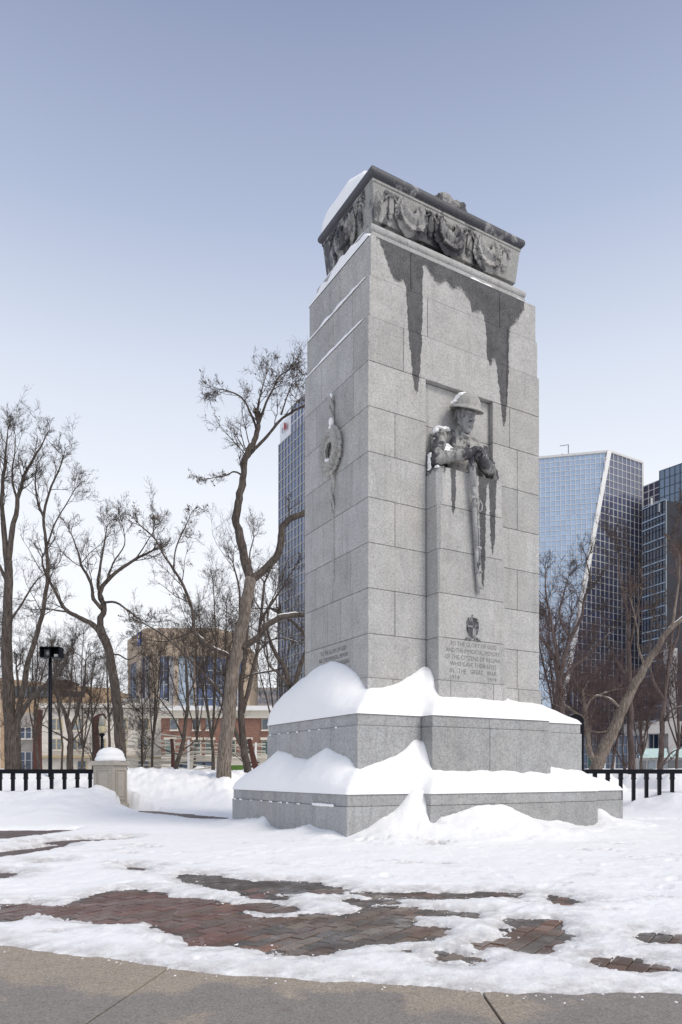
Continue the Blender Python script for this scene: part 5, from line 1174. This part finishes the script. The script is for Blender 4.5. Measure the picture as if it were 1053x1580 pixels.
def make_tree(name, label, Y, limbs, seed, bark, twig, dens=1.0, tl=1.6, group=None, zpix=True, start=None, twr=1.0, levels=3, cat='tree', snow=(), up=.12, endgrow=True, limb_bark=None, leaves=0, dz=0):
    """limbs: (points, r0, r1, spawn) ; points are (px, py[, depth offset]) converted at depth Y"""
    rng = np.random.default_rng(seed); first = limbs[0][0][0]; b0 = at(first[0], first[1], Y); root = empty(name, (b0.x, Y, 0)); tag(root, label, cat, group); O_ = Vector(root.location)
    starts = []; mbT = None
    for li, (pts, r0, r1, sp) in enumerate(limbs):
        if li == 0 and len(limbs) > 1: r1 = min(r1, 1.12*max(l_[1] for l_ in limbs[1:] if abs(l_[0][0][1]-pts[-1][1]) < 25) if any(abs(l_[0][0][1]-pts[-1][1]) < 25 for l_ in limbs[1:]) else r1)
        drift_ = rng.uniform(-.5, .5) if li else 0; n = len(pts)
        W3 = []
        for i, p in enumerate(pts):
            dd = p[2] if len(p) > 2 else drift_*i/(n-1)*1.2; q = at(p[0], p[1], Y+dd)
            W3.append(q-O_)
        if li == 0: W3[0].z = -.1
        rad = [r0+(r1-r0)*i/(n-1) for i in range(n)]
        if li == 0: rad[0] *= 1.25
        for i in range(1, len(W3)-1): W3[i] = W3[i]+Vector((*rng.normal(0, .045 if li else .02, 2), 0))
        sp_, sr = smooth_line(W3, rad, 4)
        for i in range(2, len(sp_)-1): nz = mnoise.noise_vector(Vector((i*.55, li*3.1, seed))); sp_[i] = sp_[i]+Vector((nz.x, nz.y, 0))*min(sr[i]*.75, .07)
        sr = [r*(1+.16*mnoise.noise(Vector((i*.6, li, seed)))) for i, r in enumerate(sr)]
        mb = MB().tube(sp_, sr, 10 if r0 > .05 else 7)
        o = mb.build('trunk' if li == 0 else 'limb', (limb_bark or bark) if li else bark, root, smooth=True)
        if li in snow:
            mb2 = MB(); vs = []; n_ = len(sp_)
            runs = []; cur = []
            for i, q in enumerate(sp_):
                d = (sp_[min(i+1, n_-1)]-sp_[max(i-1, 0)]).normalized()
                if abs(d.z) < .88 and mnoise.noise(Vector((i*.35, seed, li))) > -.28: cur.append(q+Vector((0, 0, sr[i]*.88)))
                else:
                    if len(cur) > 2: runs.append((cur, sr[i]))
                    cur = []
            if len(cur) > 2: runs.append((cur, sr[-1]))
            for c_, r_ in runs: mb2.tube(c_, [min(r_*.55, .04)*(.3 if i in (0, len(c_)-1) else 1) for i in range(len(c_))], 6)
            if mb2.v: mb2.build('branch_snow', M['snow'], root, smooth=True)
        L_ = sum((sp_[i+1]-sp_[i]).length for i in range(len(sp_)-1)); ns = int(L_*sp*dens*(1.6 if li else 1.0))
        for _ in range(ns):
            i = int(rng.uniform(.30 if li else .12, .999)**.85*(len(sp_)-1)); q = sp_[i].lerp(sp_[i+1], rng.random()); d = (sp_[i+1]-sp_[i]).normalized()
            rv_ = Vector(rng.normal(0, 1, 3)); rv_ -= d*rv_.dot(d); rv_.normalize(); a = rng.uniform(.5, 1.15); nd = d*math.cos(a)+rv_*math.sin(a)+Vector((0, 0, up)); nd.normalize()
            starts.append((tuple(q), tuple(nd), tl*1.28*rng.uniform(.45, 1.25)*(1.0 if sr[i] > .03 else .72), max(.009, min(sr[i]*.40, .022))))
        if endgrow and (li > 0 or len(limbs) == 1):
            d = (sp_[-1]-sp_[-2]).normalized()
            for _ in range(3):
                nd = (d+Vector(rng.normal(0, .35, 3))).normalized(); starts.append((tuple(sp_[-1]), tuple(nd), tl*rng.uniform(.4, .75), max(.010, sr[-1]*.8)))
    if starts:
        lv = [(6, .17, 8, .52, .8, .55), (4, .19, 6, .54, .75, .62), (3, .22, 3, .66, .7, .75), (2, .25, 0, 1, 1, 1)][:levels+1]
        lv[-1] = lv[-1][:2]+(0,)+lv[-1][3:]
        tk, tn = grow(starts, lv, rng, up)
        a = cat_(tk); me = seg_mesh('branches', *[x for x in a], k=5); tag(link('branches', me, limb_bark or bark, root), kind='stuff')
        b = cat_(tn); b[2] = b[2]*twr*1.3; b[3] = b[3]*twr*1.3; me = seg_mesh('twigs', *b, k=3); tag(link('twigs', me, twig, root), kind='stuff'); TRI[0] += len(a[0])*10+len(b[0])*6
        if leaves:
            idx_ = rng.choice(len(b[0]), min(leaves, len(b[0])), replace=False); mb = MB()
            for i in idx_:
                p = Vector(b[1][i]); d = Vector(rng.normal(0, 1, 3)).normalized()*.05; s_ = Vector(rng.normal(0, 1, 3)).normalized()*.03
                mb.add([p-d, p+s_, p+d, p-s_], [(0, 1, 2, 3)])
            tag(mb.build('dry_leaves', M['leaf'], root), kind='stuff')
    return root
BK, BP, BR, TW, TR = M['bark'], M['bark_pale'], M['bark_red'], M['twig'], M['twig_red']
make_tree('elm_tree', 'tall crooked elm with pale trunk and high forked limbs, left of the memorial', 25, [
 ([(341,1225),(345,1180),(350,1130),(356,1085),(361,1040),(371,985),(380,930),(388,892)], .26, .19, .15),
 ([(388,895),(378,868),(371,835),(364,800),(366,770),(375,738),(383,700),(391,680),(399,655)], .17, .08, .7),
 ([(388,895),(408,876),(428,852),(434,820),(445,805),(470,790),(500,770,1)], .15, .09, .3),
 ([(372,1000),(392,986),(415,965),(435,953),(455,948),(475,948),(505,940,1)], .11, .08, .3),
 ([(362,1030),(350,1012),(330,1002),(312,988),(303,972),(298,945),(285,905),(268,878),(255,858),(238,832),(218,812)], .085, .022, 1.1),
 ([(357,1085),(342,1072),(322,1050),(292,1022),(265,992),(243,975),(222,962)], .065, .02, .9),
 ([(383,705),(395,694),(414,672),(432,648),(448,636),(470,628),(490,615,1)], .06, .03, 1.0),
 ([(399,655),(410,628),(422,600),(430,580),(445,572)], .05, .015, 2.2),
 ([(397,665),(388,640),(372,615),(355,603),(338,600)], .045, .014, 2.2),
 ([(376,735),(362,727),(347,732),(325,738)], .035, .012, 1.8),
 ([(399,655),(398,628),(404,600),(412,575)], .04, .012, 2.2),
 ([(434,640),(440,615),(452,590)], .035, .012, 1.2),
 ([(268,878),(270,845),(285,815),(292,800)], .03, .012, 1.4),
 ([(303,972),(275,985),(250,990),(215,985)], .03, .012, 1.2),
 ([(362,1030),(372,1010),(385,995)], .03, .015, .6)], 3, BP, TW, limb_bark=BK, dens=.95, tl=1.15, snow=(3, 4, 5, 2), leaves=550, up=.08)
make_tree('maple_tree', 'dark leaning tree with wide round crown behind the stone pier', 27, [
 ([(192,1225),(189,1180),(184,1130),(180,1090),(176,1050),(168,1010),(160,982)], .21, .17, .1),
 ([(160,982),(158,960),(158,935),(157,920),(165,900),(185,880),(210,862),(235,850)], .13, .035, .9),
 ([(158,985),(145,965),(128,955),(110,945),(98,933),(82,905),(70,880),(65,862)], .11, .03, .8),
 ([(158,940),(148,925),(140,900),(127,872),(118,850),(112,828)], .08, .02, 1.3),
 ([(158,925),(150,900),(152,870),(160,840),(165,815)], .07, .018, 1.4),
 ([(160,930),(180,930),(200,945),(215,955),(232,960)], .05, .015, 1.0),
 ([(170,1010),(185,1010),(196,1018),(208,1014),(218,1006)], .035, .012, .8),
 ([(110,945),(90,942),(75,940),(60,940)], .04, .014, 1.0), ([(165,900),(180,870),(188,840),(190,815)], .04, .012, 1.4),
 ([(210,862),(225,840),(240,815)], .03, .01, 1.4)], 5, BK, TW, dens=.95, tl=1.3, leaves=0)
make_tree('ash_tree', 'tall dark tree with upright stems at the left edge of the view', 29, [
 ([(20,1225),(20,1160),(16,1090),(13,1020),(11,960),(12,900),(13,865)], .28, .2, .1),
 ([(13,870),(18,820),(26,770),(36,735),(52,705),(68,680)], .12, .02, 1.1),
 ([(12,880),(6,820),(4,760),(8,710),(12,665)], .13, .02, 1.1),
 ([(19,1165),(26,1120),(36,1060),(50,1000),(62,950),(69,900),(70,850),(68,800),(75,760),(88,725),(98,705)], .13, .02, .75),
 ([(68,800),(60,770),(55,740),(58,715)], .05, .015, 1.3), ([(70,850),(85,810),(105,775),(115,755)], .04, .012, 1.3),
 ([(18,1130),(40,1088),(60,1065),(85,1038),(110,1000)], .12, .03, .6),
 ([(15,960),(35,930),(55,900),(70,885)], .05, .015, .9), ([(12,900),(-10,850),(-25,800)], .08, .02, 1.0),
 ([(26,770),(15,735),(22,700),(24,672)], .05, .012, 1.2)], 8, BK, TW, dens=1.0, tl=1.35, up=.16, snow=(6,))
make_tree('linden_tree', 'twin-stemmed brown tree just right of the pale elm trunk', 33, [
 ([(386,1225),(382,1190),(374,1140),(371,1090),(374,1050),(379,1000),(384,950)], .2, .13, .3),
 ([(372,1150),(362,1120),(356,1090),(350,1060)], .1, .05, .5), ([(374,1100),(384,1060),(395,1010),(402,960),(408,900)], .12, .05, .7),
 ([(379,1000),(372,960),(370,910),(360,870)], .08, .03, 1.0), ([(402,960),(420,930),(440,900),(452,880)], .07, .02, 1.0), ([(384,950),(390,900),(385,860),(392,830)], .07, .02, 1.0),
 ([(395,1010),(415,990),(440,985),(462,992)], .05, .02, .8)], 12, BK, TW, dens=.8, tl=1.7, snow=(6,))
make_tree('crab_apple_tree', 'dark reaching tree whose limbs curve behind the left side of the memorial', 30, [
 ([(452,1225),(452,1150),(448,1100),(446,1060),(438,1030),(426,1010),(418,990)], .17, .08, .3),
 ([(448,1080),(458,1050),(468,1010),(474,990),(455,965),(438,950)], .12, .05, .6), ([(418,990),(412,970),(415,940),(425,915)], .06, .02, 1.1),
 ([(438,1030),(420,1035),(395,1040),(372,1048)], .05, .02, 1.0), ([(446,1060),(430,1040),(418,1028),(408,1005)], .07, .03, .8), ([(438,950),(420,940),(400,938),(380,940)], .04, .015, 1.0)], 13, BK, TW, dens=.9, tl=1.5, snow=(3, 5))
make_tree('young_tree', 'slim leaning tree in front of the brick and limestone buildings', 36, [
 ([(268,1225),(272,1190),(279,1160),(286,1120),(290,1080),(288,1040),(285,1000)], .13, .05, .9),
 ([(282,1140),(268,1110),(250,1085),(235,1065)], .05, .02, 1.0), ([(288,1080),(300,1050),(310,1020),(318,990)], .05, .02, 1.0), ([(286,1100),(272,1070),(262,1035),(255,1010)], .04, .015, 1.0),
 ([(276,1165),(250,1155),(230,1140),(212,1128)], .04, .012, 1.0), ([(279,1160),(300,1145),(318,1120),(335,1105)], .04, .012, 1.0)], 15, BK, TW, dens=.9, tl=1.7)
make_tree('young_tree', 'small forked grey tree between the floodlight pole and the stone pier', 34, [
 ([(112,1225),(109,1190),(107,1160),(108,1135),(104,1110)], .17, .13, .2), ([(106,1125),(98,1100),(92,1075),(86,1050),(84,1020)], .1, .03, 1.1),
 ([(107,1130),(118,1105),(124,1080),(128,1050),(132,1020)], .1, .03, 1.1), ([(108,1145),(92,1135),(80,1128),(68,1120)], .05, .02, 1.1), ([(104,1110),(108,1080),(110,1050),(112,1010)], .06, .02, 1.1), ([(110,1145),(124,1130),(134,1110)], .05, .015, 1.1)], 16, BK, TW, dens=.9, tl=1.6)
make_tree('sapling', 'straight thin sapling between two trunks behind the pier', 35, [([(171,1225),(170,1180),(169,1130),(168,1085),(166,1040),(165,1000)], .085, .02, 2.4)], 17, BK, TW, dens=1.3, tl=1.4)
make_tree('sapling', 'thin grey sapling at the far left beside the thick trunk', 31, [([(31,1225),(31,1180),(29,1130),(28,1080),(25,1030)], .11, .04, 1.8)], 18, BK, TW, dens=1.3, tl=1.4)
make_tree('sapling', 'slim sapling in front of the double window of the limestone building', 38, [([(220,1225),(219,1180),(219,1140),(220,1105),(218,1070)], .08, .02, 3.2)], 19, BK, TW, dens=1.5, tl=1.7)
make_tree('sapling', 'slim sapling left of the rust steel fin by the lamp', 36, [([(145,1225),(144,1180),(143,1140),(142,1100),(141,1060),(143,1030)], .07, .02, 2.6)], 20, BK, TW, dens=1.4, tl=1.5)
# filler trees far behind, each its own
def auto_tree(name, label, px_, top, Y, seed, bark, twig, w_=30, dens=1.0, tl=2.0, r=.16, group='bare trees in the back of the park', lv=3, twr=1.0, base=1225, nl=5, sp_=1.3):
    rn = random.Random(seed); mid = base-(base-top)*rn.uniform(.28, .38)
    limbs = [([(px_, base), (px_+rn.uniform(-4, 4), (base+mid)/2), (px_+rn.uniform(-6, 6), mid)], r, r*.75, .3)]
    x0 = limbs[0][0][-1][0]
    for i in range(nl):
        a = (i-(nl-1)/2)/(nl/2); tx = px_+a*w_+rn.uniform(-5, 5); ty = top+abs(a)*(base-top)*.28+rn.uniform(-5, 18)
        limbs.append(([(x0, mid+rn.uniform(0, 12)), (x0+(tx-x0)*.35+rn.uniform(-3, 3), mid+(ty-mid)*.3), (x0+(tx-x0)*.7+rn.uniform(-4, 4), mid+(ty-mid)*.65), (tx, ty)], r*.45, .02, sp_))
    return make_tree(name, label, Y, limbs, seed, bark, twig, dens=dens, tl=tl, group=group, levels=lv, twr=twr)
AT = [(60, 960, 40, 'thin bare tree behind the floodlight pole'), (130, 975, 46, 'bare tree filling the gap left of the dark leaning tree'), (235, 985, 42, 'bare tree in front of the blue bank sign'),
      (325, 900, 40, 'dense bare tree directly left of the pale elm trunk'), (300, 960, 48, 'far bare tree before the tan bank building'), (425, 900, 38, 'bare tree in front of the navy tower'), (350, 930, 45, 'bare tree behind the elm fork'), (-20, 900, 38, 'bare tree cut by the left edge'), (95, 1000, 50, 'small far tree above the railing')]
PROTO = {}
def back_tree(i, kind, name, lab, x, tp, Y, **kw):             # two of each kind are grown, the rest copy them at their own height and turn
    key = (kind, i % 2); b_ = at(x, 1225, Y); H_ = at(x, tp, Y).z+.1
    if key not in PROTO:
        t_ = auto_tree(name, lab, x, tp, Y, **kw); PROTO[key] = (t_, H_); return t_
    src, h0 = PROTO[key]; r_ = src.copy(); COL.objects.link(r_); r_.name = name; r_['label'] = lab; r_.location = (b_.x, Y, 0)
    k_ = H_/h0; r_.scale = (k_*random.uniform(.85, 1.1), k_, k_); r_.rotation_euler = (0, 0, random.uniform(1, 5.5))
    for ch in src.children: c_ = ch.copy(); COL.objects.link(c_); c_.parent = r_
    return r_
for i, (x, tp, Y, lab) in enumerate(AT): back_tree(i, 'grey', 'bare_tree', lab, x, tp, Y, seed=30+i, bark=BK, twig=TW, w_=34, dens=.75, tl=1.8, lv=3, nl=5, r=.11)
# right-hand trees
make_tree('leaning_tree', 'snow-dusted tree leaning strongly right behind the right railing', 26, [
 ([(912,1215),(920,1185),(930,1160),(945,1128),(960,1096),(978,1060),(996,1030),(1015,1000),(1035,972),(1060,950)], .27, .13, .25),
 ([(922,1180),(914,1155),(908,1130),(903,1098),(900,1070)], .12, .04, .9), ([(903,1098),(912,1080),(925,1072),(938,1068)], .05, .02, 1.1), ([(905,1110),(890,1100),(878,1092),(870,1085)], .05, .02, 1.1),
 ([(960,1096),(945,1080),(930,1073),(915,1075)], .05, .018, 1.0), ([(1035,972),(1040,940),(1048,900),(1050,860)], .06, .02, 1.0), ([(996,1030),(990,1000),(985,970),(975,930)], .05, .02, 1.0), ([(945,1128),(925,1130),(912,1128)], .03, .012, 1.0)], 50, BP, TR, dens=.8, tl=1.3, snow=(0, 1, 2, 4), leaves=250)
make_tree('maple_tree', 'dark forked tree close behind the right side of the memorial shaft', 28, [
 ([(870,1225),(868,1150),(866,1100),(864,1060),(862,1035)], .2, .15, .2), ([(862,1040),(850,1010),(838,985),(820,965)], .1, .04, .6),
 ([(864,1050),(868,1010),(880,985),(892,955),(902,925),(908,900),(905,865)], .1, .02, 1.1), ([(866,1055),(880,1035),(900,1018),(925,990),(945,975)], .08, .02, .9), ([(862,1035),(860,1000),(852,960),(845,920),(842,890)], .08, .02, 1.1),
 ([(868,1120),(850,1105),(835,1095)], .08, .03, .5), ([(880,985),(868,950),(870,920),(878,890)], .05, .015, 1.1)], 51, BR, TW, dens=.95, tl=1.35, snow=(3, 5))
make_tree('bare_tree', 'tall thin tree in front of the dark face of the slanting tower', 32, [
 ([(977,1225),(975,1160),(973,1100),(972,1040),(970,990)], .16, .10, .3), ([(970,990),(965,940),(958,890),(955,850),(950,830)], .07, .015, 1.1), ([(972,1000),(985,950),(990,900),(985,860)], .06, .015, 1.1), ([(973,1050),(955,1020),(940,990),(930,950)], .06, .015, 1.0), ([(970,980),(975,920),(972,870),(968,830)], .05, .012, 1.1)], 52, BR, TW, dens=.9, tl=1.3, group='bare trees in the back of the park')
make_tree('bare_tree', 'slender tree in front of the concrete columns at the right edge', 30, [
 ([(1019,1225),(1020,1180),(1021,1130),(1026,1080),(1032,1020),(1040,960)], .13, .06, .7), ([(1026,1080),(1010,1045),(1005,1000),(1008,950)], .06, .015, 1.1), ([(1032,1020),(1046,980),(1052,920),(1048,860)], .06, .015, 1.2), ([(1022,1120),(1035,1098),(1052,1090),(1070,1085)], .05, .015, 1.0), ([(1020,1185),(1032,1170),(1045,1158),(1065,1150)], .05, .02, .8), ([(1040,960),(1044,900),(1040,840),(1048,800)], .05, .012, 1.3)], 53, BR, TW, dens=.95, tl=1.4, snow=(3, 4), leaves=500, group='bare trees in the back of the park')
make_tree('young_tree', 'low multi-stemmed young tree before the gridded lobby glass', 33, [
 ([(966,1225),(965,1200),(965,1180)], .1, .09, .1), ([(965,1182),(958,1160),(960,1135),(962,1110)], .05, .02, 1.3), ([(965,1182),(980,1165),(988,1150),(995,1135)], .045, .015, 1.3), ([(965,1185),(950,1160),(942,1140),(935,1120)], .045, .015, 1.3)], 54, BR, TW, dens=1.0, tl=1.1, snow=(1, 2))
for i, (x, tp, Y, lab, w_) in enumerate([(890, 1035, 34, 'reddish twiggy tree behind the forked maple on the right', 34), (945, 1020, 36, 'reddish twiggy tree behind the leaning trunk', 38), (990, 1045, 38, 'reddish twiggy tree before the concrete podium', 30), (915, 1090, 32, 'low reddish shrub behind the right end of the steps', 26), (855, 930, 40, 'greyish bare tree peeping past the right edge of the shaft', 26), (1045, 1000, 42, 'reddish bare tree at the right edge', 26)]):
    back_tree(i, 'red', 'bare_tree' if i > 3 else 'twiggy_tree', lab, x, tp, Y, seed=60+i, bark=BR, twig=TR, w_=w_, dens=1.0, tl=1.5, r=.1, group='twiggy reddish trees on the right', nl=6, sp_=1.9, twr=1.1)
print('tree tris', TRI[0])
